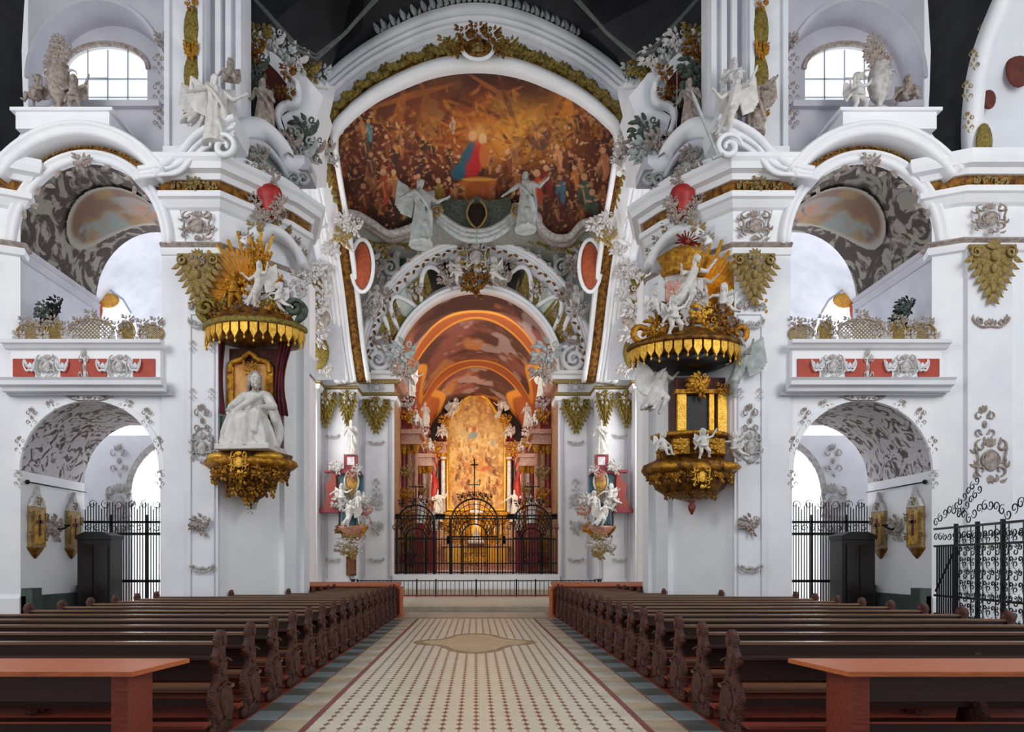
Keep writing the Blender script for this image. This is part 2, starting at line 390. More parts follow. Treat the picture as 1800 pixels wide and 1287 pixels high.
def fig_seated():
    m = MB()
    # trunk, lap and legs of a robed bearded man bent over to the right, one arm along his knee
    m.cap((0, .1, .5), (.02, .02, .95), .24, .21); m.cap((-.17, .0, 1.0), (.2, -.02, 1.0), .11, .11); m.cap((.02, 0, 1.0), (.03, -.04, 1.15), .07, .06)
    head(m, (.06, -.1, 1.3), (.6, -.95, -.2), 0, 0, 1.25)
    for k in (-1, 1):
        m.cap((k*.12, .05, .48), (k*.24, -.38, .56), .15, .12); m.cap((k*.24, -.38, .56), (k*.2, -.33, .1), .11, .06); m.cap((k*.2, -.36, .06), (k*.23, -.54, .04), .05, .04)
    V = []; F = []; n = 64                                                        # skirt of deep falling folds
    for j, (z, rx, ry, am) in enumerate(((0, .46, .27, .2), (.12, .44, .26, .22), (.3, .41, .25, .2), (.48, .38, .24, .13), (.6, .33, .2, .03), (.66, .2, .12, 0))):
        for i in range(n): t = 2*pi*i/n; r_ = 1+am*cos(9*t+.8*sin(2*t)+z*2.5)+am*.4*cos(17*t); V.append((rx*r_*cos(t), -.28+ry*r_*sin(t), z))
    F = [(j*n+i, j*n+(i+1) % n, (j+1)*n+(i+1) % n, (j+1)*n+i) for j in range(5) for i in range(n)]+[tuple(range(n-1, -1, -1)), tuple(range(5*n, 6*n))]; m.add(V, F)
    m.cap((.22, -.42, .58), (.2, -.46, .3), .13, .09)
    m.tube(smoothpath([(.22, -.05, 1.05), (.02, -.28, .85), (-.2, -.4, .62), (-.42, -.3, .3), (-.45, -.2, .0)], 5), [.06]*10+[.09]*11, 7)
    m.tube(smoothpath([(-.2, .02, 1.05), (-.3, .1, .7), (-.46, .05, .3), (-.5, .0, 0)], 5), .1, 7)
    m.tube(smoothpath([(.25, .05, 1.0), (.38, .1, .6), (.48, 0, .3), (.46, -.2, 0)], 5), .1, 7)
    J = [(.24, 0, 1.0), (.42, -.12, .78), (.3, -.36, .72)]; K = [(-.2, 0, 1.0), (-.38, -.14, .78), (-.3, -.4, .7)]
    for A in (J, K): m.cap(A[0], A[1], .1, .08); m.cap(A[1], A[2], .08, .042); hand(m, A[2], Vector(A[2])-Vector(A[1])+Vector((0, 0, -.05)), 1.1, .8)
    m.box(-.3, .3, -.1, .32, 0, .46); m.box(-.5, .52, -.58, .3, -.08, .03)
    m.prism([(-.14, -.26), (.12, -.3), (.2, .02), (-.06, .06)], -.62, -.57, 'y') if False else None
    return m
def seated_hair():
    m = MB(); c = Vector((.06, -.1, 1.3)); f = Vector((.6, -.95, -.2)).normalized(); r = f.cross(Vector((0, 0, 1))).normalized(); u = r.cross(f); rr = random.Random(4)
    def q(x, y, z): return c+(r*x+f*y+u*z)*1.25
    m.ell(q(0, -.03, .045), (.112, .118, .118), 12, 8)
    for k in range(26):
        a = -2.1+k*4.2/25; m.cap(q(sin(a)*.08, -.02-cos(a)*.06, .06), q(sin(a)*.105, -.03-cos(a)*.07+rr.uniform(-.02, .02), -.14-rr.uniform(0, .06)), .026, .014, 5)
    for k in range(7): x = (k-3)*.02; m.cap(q(x, .08-abs(k-3)*.008, -.075), q(x*.8, .11-abs(k-3)*.01, -.19+.02*abs(k-3)), .022, .009, 5)
    return m
def fig_putto(pose=0, wings=True):
    m = MB()
    m.cap((0, 0, .42), (0, 0, .64), .115, .12); m.ell((0, -.04, .5), (.12, .12, .13)); m.cap((0, 0, .7), (0, 0, .77), .05, .05)
    head(m, (0, -.02, .88), (.3*(1-pose), -1, 0), 1, 0, 1.05)
    if pose == 0: L = [((.07, 0, .4), (.16, -.12, .24), (.2, .02, .05)), ((-.07, 0, .4), (-.08, -.06, .2), (-.12, .04, 0))]; A = [((.12, 0, .66), (.28, -.05, .72), (.36, -.1, .88)), ((-.12, 0, .66), (-.24, -.08, .52), (-.34, -.16, .58))]
    elif pose == 1: L = [((.07, 0, .4), (.14, -.22, .4), (.16, -.26, .18)), ((-.07, 0, .4), (-.14, -.22, .38), (-.1, -.28, .16))]; A = [((.12, 0, .66), (.24, -.1, .52), (.14, -.22, .48)), ((-.12, 0, .66), (-.26, .0, .56), (-.34, -.04, .4))]
    else: L = [((.07, 0, .4), (.22, .05, .26), (.42, .1, .18)), ((-.07, 0, .4), (-.02, .1, .2), (.1, .22, .08))]; A = [((.12, 0, .66), (.22, -.12, .62), (.34, -.2, .7)), ((-.12, 0, .66), (-.28, -.08, .66), (-.42, -.12, .56))]
    for a, b, c in L: m.cap(a, b, .085, .062); m.cap(b, c, .06, .035); m.cap(c, (c[0], c[1]-.1, c[2]-.01), .035, .026)
    for a, b, c in A: m.cap(a, b, .05, .042); m.cap(b, c, .042, .026); hand(m, c, Vector(c)-Vector(b), .75)
    m.tube(smoothpath([(.14, -.08, .44), (-.06, -.14, .4), (-.16, .02, .46), (-.26, .1, .3)], 4), .04, 6)
    if wings:
        for k in (-1, 1): wing(m, (k*.04, .09, .66), (k*.24, .2, .86), (k*.1, .05, -1), .5)
    return m
def fig_fly():
    # angel leaning forward, one leg trailing, robe blown back
    m = MB()
    m.cap((0, 0, .9), (.1, -.12, 1.25), .15, .15); m.cap((.1, -.12, 1.3), (.14, -.18, 1.45), .055, .05); head(m, (.16, -.22, 1.55), (.5, -1, -.3), 1, 0)
    m.cap((-.02, 0, .88), (.02, -.26, .6), .13, .1); m.cap((.02, -.26, .6), (-.08, -.1, .22), .09, .05)
    m.cap((-.08, 0, .85), (-.3, .08, .5), .13, .09); m.cap((-.3, .08, .5), (-.56, .14, .3), .08, .045)
    for k in range(8):
        a = k*.8; m.tube(smoothpath([(.05*cos(a), .1*sin(a), .95), (-.16+.1*cos(a), .12*sin(a), .6), (-.42+.16*cos(a), .1+.16*sin(a), .26+.05*(k % 3))], 4), [.09, .085, .08, .08, .075, .07, .065, .06, .05], 6)
    for A in ([(.26, -.12, 1.28), (.44, -.24, 1.2), (.56, -.34, 1.38)], [(-.08, -.08, 1.24), (-.26, -.18, 1.1), (-.36, -.32, 1.2)]):
        m.cap(A[0], A[1], .07, .055); m.cap(A[1], A[2], .05, .032); hand(m, A[2], Vector(A[2])-Vector(A[1]))
    wing(m, (.12, .02, 1.22), (.5, .3, 1.7), (.15, .1, -1)); wing(m, (0, .02, 1.2), (-.45, .35, 1.6), (-.12, .1, -1))
    return m
FIGM = {}
def fig_mesh(kind, m):
    k = (kind, m)
    if k not in FIGM:
        base = [q for q in FIGM if q[0] == kind]
        if base:
            me = FIGM[base[0]].copy(); me.materials.clear(); me.materials.append(MATS[m])
        else:
            f, v = {'saint': (lambda: fig_saint('raise'), .017), 'saint_wide': (lambda: fig_saint('wide'), .017), 'saint_fold': (lambda: fig_saint('fold', beard=0), .017),
                 'saint_staff': (lambda: fig_saint('fold', staff=True), .017), 'angel': (lambda: fig_saint('wide', wings=True, beard=0), .017), 'seated': (fig_seated, .012),
                 'putto': (lambda: fig_putto(0), .013), 'putto_sit': (lambda: fig_putto(1), .013), 'putto_fly': (lambda: fig_putto(2), .013), 'fly': (fig_fly, .017)}[kind]
            me = remeshed(f(), kind+'_figure', m, v)
        FIGM[k] = me
    return FIGM[k]
def figure(kind, m, name, loc, sc, rz, label, cat='statue', group=None, rx=0, ry=0, parent=None):
    o = inst(fig_mesh(kind, m), name, parent, loc, rz, sc, ry, rx)
    if parent is None: tag(o, label, cat, group)
    elif label: o['label'] = label
    return o

# ------------------------------------------------------------------ paintings: brushwork kept as a colour attribute on a fine panel mesh
def vnoise(w, h, f, seed):
    r = np.random.RandomState(seed); gx = int(f)+2; gy = int(f*h/w)+2; g = r.rand(gy+1, gx+1)
    y, x = np.mgrid[0:h, 0:w]; fx = x/w*f; fy = y/w*f; ix = fx.astype(int); iy = fy.astype(int); ix = np.minimum(ix, gx-1); iy = np.minimum(iy, gy-1)
    tx = fx-ix; ty = fy-iy; tx = tx*tx*(3-2*tx); ty = ty*ty*(3-2*ty)
    return (g[iy, ix]*(1-tx)+g[iy, ix+1]*tx)*(1-ty)+(g[iy+1, ix]*(1-tx)+g[iy+1, ix+1]*tx)*ty
def fbm(w, h, f, seed, o=4): return sum(vnoise(w, h, f*2**k, seed+k)/2**k for k in range(o))/sum(1/2**k for k in range(o))
class Canvas:
    def __init__(s, w, h, base): s.w = w; s.h = h; s.a = np.ones((h, w, 3))*np.array(hexc(base)); s.Y, s.X = np.mgrid[0:h, 0:w].astype(float)
    def blend(s, mask, col): c = np.array(hexc(col)); s.a = s.a*(1-mask[..., None])+c*mask[..., None]
    def glow(s, cx, cy, rx, ry, col, k=1.0): s.blend(np.clip(k*np.exp(-((s.X-cx)/rx)**2-((s.Y-cy)/ry)**2), 0, 1), col)
    def blob(s, cx, cy, rx, ry, rot, col, al=.9):
        R_ = max(rx, ry)+2; x0, x1 = int(max(0, cx-R_)), int(min(s.w, cx+R_+1)); y0, y1 = int(max(0, cy-R_)), int(min(s.h, cy+R_+1))
        if x0 >= x1 or y0 >= y1: return
        X = s.X[y0:y1, x0:x1]-cx; Y = s.Y[y0:y1, x0:x1]-cy; c, d = cos(rot), sin(rot); u = (X*c+Y*d)/rx; v = (-X*d+Y*c)/ry
        m = np.clip((1.15-np.sqrt(u*u+v*v))*4, 0, 1)*al; s.a[y0:y1, x0:x1] = s.a[y0:y1, x0:x1]*(1-m[..., None])+np.array(hexc(col))*m[..., None]
    def line(s, x0, y0, x1, y1, w, col, al=.8):
        dx, dy = x1-x0, y1-y0; L = math.hypot(dx, dy); s.blob((x0+x1)/2, (y0+y1)/2, L/2, w, math.atan2(dy, dx), col, al)
    def person(s, x, y, h, cloth, flesh='c98a5a', rnd=random):
        q = rnd.uniform(-.3, .3)
        s.blob(x, y, h*.16, h*.3, q, cloth); s.blob(x+h*.06, y+h*.3, h*.09, h*.24, q+rnd.uniform(-.5, .5), cloth, .9); s.blob(x-h*.08, y+h*.28, h*.08, h*.22, q, '3a1a10', .5)
        s.blob(x+rnd.uniform(-.05, .05)*h, y-h*.4, h*.085, h*.1, 0, flesh)
        a = rnd.uniform(-1, 1); s.line(x+h*.05, y-h*.15, x+h*.22*cos(a), y-h*.1-h*.25*abs(sin(a)), h*.035, flesh, .7); s.line(x, y-h*.12, x-h*.2, y+h*rnd.uniform(-.2, .15), h*.04, flesh, .7)
        s.line(x-h*.04, y-h*.1, x+h*.04, y+h*.35, h*.03, rnd.choice(('e0a060', '5a2416', cloth)), .5)
def painted(name, cv, fn, parent=None, mask=None, material='painting', loc=None):
    """grid mesh with one vertex per canvas cell; fn(u, v) gives the 3-D point, u, v in 0..1, v down"""
    w, h = cv.w, cv.h; u = cv.X/(w-1); v = cv.Y/(h-1); x, y, z = fn(u, v); co = np.stack([x, y, z], -1).reshape(-1, 3)
    keep = np.ones((h, w), bool) if mask is None else mask
    fq = keep[:-1, :-1] & keep[1:, :-1] & keep[:-1, 1:] & keep[1:, 1:]; jj, ii = np.nonzero(fq); a = jj*w+ii
    F = np.stack([a, a+w, a+w+1, a+1], -1)
    used = np.unique(F); mp = np.zeros(w*h, int); mp[used] = np.arange(len(used)); F = mp[F]; co = co[used]; C = cv.a.reshape(-1, 3)[used]
    me = bpy.data.meshes.new(name); me.vertices.add(len(co)); me.vertices.foreach_set('co', co.ravel().astype(np.float32))
    me.loops.add(F.size); me.loops.foreach_set('vertex_index', F.ravel().astype(np.int32)); me.polygons.add(len(F)); me.polygons.foreach_set('loop_start', (np.arange(len(F))*4).astype(np.int32))
    me.update(calc_edges=True)
    at_ = me.color_attributes.new('brushwork', 'FLOAT_COLOR', 'POINT'); at_.data.foreach_set('color', np.concatenate([C, np.ones((len(C), 1))], 1).ravel().astype(np.float32))
    if material not in MATS:
        m = bpy.data.materials.new(material); m.use_nodes = True; b = m.node_tree.nodes['Principled BSDF']; b.inputs['Roughness'].default_value = .7
        q = m.node_tree.nodes.new('ShaderNodeVertexColor'); q.layer_name = 'brushwork'; m.node_tree.links.new(q.outputs[0], b.inputs['Base Color']); MATS[material] = m
    me.materials.append(MATS[material]); me.polygons.foreach_set('use_smooth', [True]*len(F))
    o = bpy.data.objects.new(name, me); COL.objects.link(o)
    if parent: o.parent = parent
    if loc is not None: o.location = loc
    return o
def in_poly(X, Y, poly):
    r = np.zeros(X.shape, bool); n = len(poly)
    for i in range(n):
        x0, y0 = poly[i]; x1, y1 = poly[(i+1) % n]
        if y0 == y1: continue
        c = ((y0 > Y) != (y1 > Y)) & (X < (x1-x0)*(Y-y0)/(y1-y0)+x0); r ^= c
    return r
def cv_sky(w, h, seed, cols=('d9a24a', 'c9742c', '9c5030', 'e8c878'), n=30):
    c = Canvas(w, h, cols[0]); a = fbm(w, h, 4, seed); c.blend(np.clip((a-.5)*5, 0, 1), cols[1]); b = fbm(w, h, 5, seed+9); c.blend(np.clip((b-.58)*7, 0, 1), cols[2]); c.blend(np.clip((.4-b)*6, 0, 1), cols[3])
    return c
# ------------------------------------------------------------------ floor
def floor_material():
    m = bpy.data.materials.new('inlaid_floor'); m.use_nodes = True; nt = m.node_tree; L = nt.links; b = nt.nodes['Principled BSDF']; b.inputs['Roughness'].default_value = .32
    tc = nt.nodes.new('ShaderNodeTexCoord'); sp = nt.nodes.new('ShaderNodeSeparateXYZ'); L.new(tc.outputs['Object'], sp.inputs[0]); X, Y = sp.outputs[0], sp.outputs[1]
    def M(op, a, c=0.0, d=None):
        n = nt.nodes.new('ShaderNodeMath'); n.operation = op
        for i, q in enumerate((a, c) if d is None else (a, c, d)):
            if isinstance(q, (int, float)): n.inputs[i].default_value = q
            else: L.new(q, n.inputs[i])
        return n.outputs[0]
    def mix(f, c1, c2):
        n = nt.nodes.new('ShaderNodeMix'); n.data_type = 'RGBA'; L.new(f, n.inputs[0])
        for i, c in ((6, c1), (7, c2)):
            if isinstance(c, str): n.inputs[i].default_value = (*hexc(c), 1)
            else: L.new(c, n.inputs[i])
        return n.outputs[2]
    ax = M('ABSOLUTE', X)
    def cell(v, p): return M('ABSOLUTE', M('SUBTRACT', M('FRACT', M('ADD', M('DIVIDE', v, p), 100.5)), .5))
    u = cell(X, .185); v = cell(Y, .2)
    lt = lambda a, c: M('LESS_THAN', a, c)
    gt = lambda a, c: M('GREATER_THAN', a, c)
    AND = lambda a, c: M('MULTIPLY', a, c)
    cross = M('MAXIMUM', AND(lt(u, .2), lt(v, .12)), AND(lt(u, .09), lt(v, .3)))
    ns = nt.nodes.new('ShaderNodeTexNoise'); ns.inputs['Scale'].default_value = 3; ns.inputs['Detail'].default_value = 6; L.new(tc.outputs['Object'], ns.inputs['Vector'])
    nz = M('MULTIPLY', M('SUBTRACT', ns.outputs[0], .4), 2.5)
    n2 = nt.nodes.new('ShaderNodeMath'); n2.operation = 'ADD'; n2.use_clamp = True; L.new(nz, n2.inputs[0]); nz = n2.outputs[0]
    field = mix(lt(u, .045), mix(nz, 'd9cfb6', 'e3dac4'), 'b9a48c'); field = mix(cross, field, '855850')
    alt = gt(M('FRACT', M('DIVIDE', M('ADD', Y, 100.0), .98)), .5)
    tiles = mix(alt, mix(nz, 'd9d2c4', 'c4bba8'), mix(nz, 'a08c70', 'c8b79a'))
    teal = mix(alt, '8b9da0', '5e645f')
    c = mix(gt(ax, 1.82), field, '8b4a48'); c = mix(gt(ax, 1.9), c, tiles); c = mix(gt(ax, 2.26), c, '9a6a5c'); c = mix(gt(ax, 2.29), c, teal); c = mix(gt(ax, 2.62), c, '6b5348')
    L.new(c, b.inputs['Base Color']); return m
MATS['floor'] = floor_material()
struct(MB().box(-16, 16, -2, 21.9, -.2, 0).build('floor', 'floor'))
struct(MB().box(-16, 16, 21.9, 25.0, -.2, .001).build('floor', 'medallion_rim'))
struct(MB().box(-16, 16, 25.0, 62, -.2, .18).build('floor', 'stone_floor'))
struct(MB().box(-2.4, 2.4, 22.3, 24.6, .001, .012).build('floor', 'stone_floor'))
lens = [(.98, 0), (1.08, .22), (.9, .5), (.75, .85), (.45, 1.1), (.4, 1.5), (.15, 1.95)]
def lens_pts(k):
    q = [(1.4*k, 0), (1.34*k, .25*k), (1.15*k, .5*k), (.85*k, .62*k), (.66*k, 1.0*k), (.5*k, 1.55*k), (.25*k, 1.85*k), (0, 1.95*k)]
    q = q+[(-a, b) for a, b in q[-2::-1]]; return q+[(a, -b) for a, b in q[-2:0:-1]]
fm = MB().prism([(a-.03, b+15.4) for a, b in lens_pts(1)], .001, .004, 'z').build('floor_medallion', 'medallion_rim'); struct(fm)
MB().prism([(a-.03, b+15.4) for a, b in lens_pts(.84)], .004, .006, 'z').build('medallion_field', 'medallion_in', fm)

def arch_wall(m, x0, x1, z0, z1, Y, cx, R_, zs, rz=None, n=28, zb=None):
    rz = rz or R_; A = arcpts(cx, zs, R_, Y, n=n, rz=rz); zb = z0 if zb is None else zb
    if x0 < cx-R_: m.add([(x0, Y, z0), (cx-R_, Y, z0), (cx-R_, Y, z1), (x0, Y, z1)], [(0, 1, 2, 3)])
    if x1 > cx+R_: m.add([(cx+R_, Y, z0), (x1, Y, z0), (x1, Y, z1), (cx+R_, Y, z1)], [(0, 1, 2, 3)])
    if zb > z0: m.add([(cx-R_, Y, z0), (cx+R_, Y, z0), (cx+R_, Y, zb), (cx-R_, Y, zb)], [(0, 1, 2, 3)])
    for a, b in zip(A, A[1:]): m.add([a, b, (b[0], Y, z1), (a[0], Y, z1)], [(0, 1, 2, 3)])
    return m
def barrel(m, cx, R_, zs, Y0, Y1, rz=None, n=28):
    A = arcpts(cx, zs, R_, Y0, n=n, rz=rz); B = [(x, Y1, z) for x, _, z in A]
    m.add(A+B, [(i, i+1, n+2+i, n+1+i) for i in range(n)]); return m
def extr(m, path, z0, z1):
    P = [(x, y, z0) for x, y in path]+[(x, y, z1) for x, y in path]; n = len(path)
    m.add(P, [(i, i+1, n+i+1, n+i) for i in range(n-1)]); return m
def bandp(a0, a1, b0, b1): return [(a0, b0), (a1, b0), (a1, b1), (a0, b1)]
def mould(a0, a1, b, d=.25):   # rounded moulding section between a0 and a1, face at depth b
    w = (a1-a0); return [(a0, b+d), (a0, b+.03), (a0+w*.15, b-w*.15), (a0+w*.4, b-w*.1), (a0+w*.5, b+w*.1), (a0+w*.62, b-w*.25), (a0+w*.85, b-w*.3), (a1, b-w*.05), (a1, b+d)]

CX = 9.72
for s, nm in SIDES:
    # front arcade wall with its two superposed arches
    w = MB(s); arch_wall(w, 7.85, 11.6, 0, 6.05, 17.2, CX, 1.76, 4.12); w.add([(7.91, 17.2, 6.05), (CX-1.86+.06, 17.2, 6.05), (CX-1.86+.06, 17.2, 11.6), (7.91, 17.2, 11.6)], [(0, 1, 2, 3)]); w.add([(11.7, 17.2, 6.05), (CX+1.86, 17.2, 6.05), (CX+1.86, 17.2, 11.6), (11.7, 17.2, 11.6)], [(0, 1, 2, 3)]); w.add([(CX-1.86, 17.2, 6.05), (CX+1.86, 17.2, 6.05), (CX+1.86, 17.2, 7.15), (CX-1.86, 17.2, 7.15)], [(0, 1, 2, 3)]); Ai = arcpts(CX, 9.75, 1.86, 17.17, n=28, rz=2.12); Ao = arcpts(CX, 9.75, 2.4, 17.17, n=28, rz=2.75); w.add(Ai+Ao, [(i, i+1, 30+i, 29+i) for i in range(28)])
    W1 = struct(w.build('wall_'+nm, 'plaster_white'))
    b = MB(s); arch_wall(b, 7.85, 11.6, 0, 6.05, 20.0, CX, 1.76, 4.12); b.add([(7.96, 17.2, 0), (7.96, 20, 0), (7.96, 20, 4.12), (7.96, 17.2, 4.12)], [(0, 1, 2, 3)]); b.add([(11.48, 17.2, 0), (11.48, 20, 0), (11.48, 20, 4.12), (11.48, 17.2, 4.12)], [(0, 1, 2, 3)])
    b.build('passage_wall', 'plaster_white', W1)
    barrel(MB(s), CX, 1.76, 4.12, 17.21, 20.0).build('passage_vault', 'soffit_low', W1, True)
    MB(s).sweep(arcpts(CX, 4.12, 1.76, 17.2), bandp(-.01, .13, -.06, .02)).build('arch_moulding', 'plaster_white', W1)
    MB(s).box(11.36, 11.48, 17.22, 20, 0, .95).box(7.96, 8.05, 17.22, 20, 0, .95).box(11.2, 11.48, 17.22, 17.6, .3, 1.15).box(11.2, 11.48, 19.6, 20.02, .3, 1.15).build('stone_plinth', 'green_dark', W1)
    # gallery level behind
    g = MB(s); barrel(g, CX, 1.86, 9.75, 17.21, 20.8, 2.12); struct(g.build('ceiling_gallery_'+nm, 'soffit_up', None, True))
    g = MB(s)
    g.add([(11.58, 17.2, 6.05), (11.58, 21, 6.05), (11.58, 21, 9.75), (11.58, 17.2, 9.75)], [(0, 1, 2, 3)])
    g.add([(7.86, 17.2, 6.05), (7.86, 20.8, 6.05), (7.86, 20.8, 9.75), (7.86, 17.2, 9.75)], [(0, 1, 2, 3)])
    arch_wall(g, 6.6, 13.6, 6.05, 12.6, 20.8, CX, 1.86, 9.75, 2.12)
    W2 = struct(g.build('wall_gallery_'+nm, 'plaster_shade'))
    struct(MB(s).box(7.6, 11.7, 17.0, 20.8, 5.98, 6.1).build('floor_gallery_'+nm, 'plaster_grey'))
    MB(s).sweep([(11.58, 20.8, 9.7), (11.58, 17.3, 9.7)], [(0, .12), (.14, .12), (.1, 0), (.14, -.05), (.05, -.22), (0, -.22)], (0, 0, 1)).build('gallery_cornice', 'plaster_grey', W2)
    gc = Canvas(90, 60, '6b4a30'); ga = fbm(90, 60, 4, 6); gc.blend(np.clip((ga-.5)*5, 0, 1), '8a6a34'); gc.blend(np.clip((fbm(90, 60, 5, 9)-.5)*6, 0, 1)*(gc.Y > 15), '7c8280'); gc.glow(62, 34, 12, 14, 'a8602c', .8); gc.blend(np.clip(((gc.X-45)/40)**2+((gc.Y-30)/26)**2-.85, 0, .2)*5, 'a09a8c')
    dd = 1 if s > 0 else 1
    go = painted('vault_painting', gc, lambda u, v: (s*(CX-1.8*np.sin((u-.6)*1.9)), 18.1+v*2.2, 9.75+2.06*np.cos((u-.6)*1.9)), bpy.data.objects['ceiling_gallery_'+nm], ((gc.X-45)/44)**2+((gc.Y-30)/29)**2 < 1)
    # aisle bay behind the arches
    a = MB(s); arch_wall(a, 6.6, 13.6, 0, 6.05, 22.8, CX, 1.76, 4.12)
    a.add([(6.6, 28, 0), (14.2, 28, 0), (14.2, 28, 13), (6.6, 28, 13)], [(0, 1, 2, 3)]); a.add([(14.2, 20, 0), (14.2, 28, 0), (14.2, 28, 13), (14.2, 20, 13)], [(0, 1, 2, 3)])
    a.add([(6.6, 21, 0), (6.6, 28, 0), (6.6, 28, 13), (6.6, 21, 13)], [(3, 2, 1, 0)])
    W3 = struct(a.build('wall_aisle_'+nm, 'plaster_white'))
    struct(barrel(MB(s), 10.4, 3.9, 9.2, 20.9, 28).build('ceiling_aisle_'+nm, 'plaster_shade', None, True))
    MB(s).sweep(arcpts(CX, 4.12, 1.76, 22.8), bandp(-.01, .2, -.08, .02)).build('arch_moulding', 'stucco_pale', W3)
    deco('cartouche2', 'stucco_pale', W3, (s*11.9, 22.74, 3.6), 1.2); deco('drop', 'stucco_pale', W3, (s*11.9, 22.74, 5.2), 1.2)
    # gallery window: bright half round light with gilded oval (seen over the screen)
    o = arch_wall(MB(s), CX+3.6, CX+5.4, 8.2, 8.2, 26, CX+4.5, .9, 8.2) if False else None
    # pier of the crossing
    P = [(7.9, 20.8), (7.9, 17.2), (6.47, 17.2), (5.2, 18.62), (4.9, 19.2), (5.3, 20.4), (6.6, 21.2)]
    p = MB(s); extr(p, P[::-1], 0, 12.3); WP = struct(p.build('wall_pier_'+nm, 'plaster_white'))
    q = MB(s); extr(q, [(6.46, 17.3), (6.46, 17.08), (7.22, 17.08), (7.22, 17.3)], 0, 9.6)
    extr(q, [(7.22, 17.15), (7.9, 17.15)], 0, 9.6)
    q.build('pilaster', 'plaster', WP)
    q = MB(s); extr(q, [(5.1, 19.0), (4.78, 18.95), (4.72, 19.35), (5.0, 19.6)], 0, 9.6); extr(q, [(5.42, 18.5), (5.18, 18.44), (5.0, 18.75), (5.2, 18.9)], 0, 9.6); q.build('pilaster', 'plaster_white', WP)
    MB(s).sweep([(a, b, 0) for a, b in P[::-1]], [(0, 0), (.12, 0), (.12, .5), (.05, .7), (0, .7)], (0, 0, 1)).build('stone_plinth', 'green_dark', WP)
    # panel mouldings on the pilaster
    q = MB(s)
    for x in (6.54, 7.13): q.tube([(x, 17.07, .9), (x, 17.07, 8.0)], .016, 5)
    for z in (.9, 8.0): q.tube([(6.54, 17.07, z), (7.13, 17.07, z)], .016, 5)
    q.build('panel_moulding', 'plaster_grey', WP)
    # entablature wrapped round the pier
    E = [(x, y, 0) for x, y in P[:0:-1]]+[(7.95, 17.2, 0)] if False else [(6.6, 21.2, 0), (5.3, 20.4, 0), (4.9, 19.2, 0), (5.2, 18.62, 0), (6.47, 17.2, 0), (7.9, 17.2, 0)]
    def ent(z, prof, name, m_, path=E, par=WP): return MB(s).sweep([(x, y, z) for x, y, _ in path], prof, (0, 0, 1)).build(name, m_, par)
    ent(0, [(0, 9.5), (.1, 9.52), (.14, 9.62), (.1, 9.7), (0, 9.7)], 'architrave', 'plaster_white')
    ent(0, [(0, 9.7), (.12, 9.7), (.2, 9.76), (.12, 9.83), (0, 9.83)], 'gilt_moulding', 'stucco')
    ent(0, [(0, 10.65), (.1, 10.7), (.22, 10.85), (.3, 10.88), (.3, 11.02), (0, 11.02)], 'lower_cornice', 'plaster_white')
    ent(0, [(0, 11.02), (.16, 11.02), (.22, 11.3), (0, 11.3)], 'frieze_band', 'gold_dark')
    ent(0, [(0, 11.3), (.28, 11.3), (.34, 11.42), (.5, 11.46), (.55, 11.6), (.62, 11.68), (.62, 11.78), (0, 11.78)], 'upper_cornice', 'plaster_white')
    n1 = Vector((-.745*s, -.666, 0)); ang = math.atan2(-.745*s, .666)
    for x in (6.75, 7.3): deco('frieze', 'gold_pale', WP, (s*x, 16.96, 11.16), (.62, 1, .9))
    deco('cluster', 'gold_pale', WP, (s*7.0, 16.9, 11.2), .42)
    deco('cartouche', 'stucco', WP, (s*7.0, 17.12, 10.25), (.85, 1, .6))
    # capitals and stucco of the front pilaster
    deco('capital', 'gold_pale', WP, (s*6.9, 17.0, 8.85), (.85, 1, .85)); deco('cluster', 'stucco', WP, (s*6.9, 16.9, 9.25), .45)
    deco('frieze', 'stucco_pale', WP, (s*6.86, 17.03, 8.2), (.75, 1, 1)); deco('garland', 'stucco_pale', WP, (s*6.84, 17.03, 7.75), (.7, 1, .8))
    deco('drop', 'stucco', WP, (s*6.84, 17.03, 5.35), (.8, 1, .9)); deco('cartouche', 'stucco_pale', WP, (s*6.84, 17.03, 4.65), (.62, 1, .62))
    q = MB(s); q.tube([(6.84+.26*cos(t*.524), 17.05, 4.75+.42*sin(t*.524)) for t in range(12)], .02, 5, closed=True); q.build('oval_moulding', 'stucco_pale', WP)
    deco('cluster2', 'stucco', WP, (s*6.84, 17.0, 2.75), .62); deco('garland', 'stucco_pale', WP, (s*6.84, 17.03, 1.65), (.6, 1, .6))
    for z in (7.2, 6.0): deco('drop', 'stucco_pale', WP, (s*6.6, 17.03, z), .35); deco('drop', 'stucco_pale', WP, (s*7.08, 17.03, z), .35)
    # archivolt of the upper arch, projecting into the nave
    MB(s).sweep(arcpts(CX, 9.75, 1.86, 17.2, rz=2.12), mould(-.02, .26, -.12, .15)).build('inner_archivolt', 'plaster_white', W1, True)
    MB(s).sweep(arcpts(CX, 9.75, 2.12, 17.2, a0=pi-.4, a1=.4, rz=2.38), bandp(0, .2, -.05, .05)).build('frieze_band', 'gold_dark', W1)
    q = MB(s)
    for i in range(36):
        a = .4+(pi-.8)*(i+.5)/36; q.leaf((CX+2.21*cos(a), 17.12, 9.75+2.47*sin(a)), a+(.5 if i % 2 else -.5), .17, .05, .05)
    q.build('gilded_leaf_band', 'gold_pale', W1)
    MB(s).sweep([(x, y-.3, z) for x, y, z in arcpts(CX, 9.75, 2.32, 17.2, a0=pi-.62, a1=.62, rz=2.5)], mould(0, .34, -.25, .6)).build('outer_archivolt', 'plaster_white', W1, True)
    q = MB(s)
    for i in range(15):
        a = .35+(pi-.7)*i/14; q.leaf((CX+1.72*cos(a), 17.16, 9.75+1.98*sin(a)), a+pi/2+(.6 if i % 2 else -.6), .26, .06, .05)
    q.build('foliage_ornament', 'stucco', W1)
    for dx in (-.12,): deco('cluster', 'stucco', W1, (s*(CX+.1), 17.0, 11.75), .6)
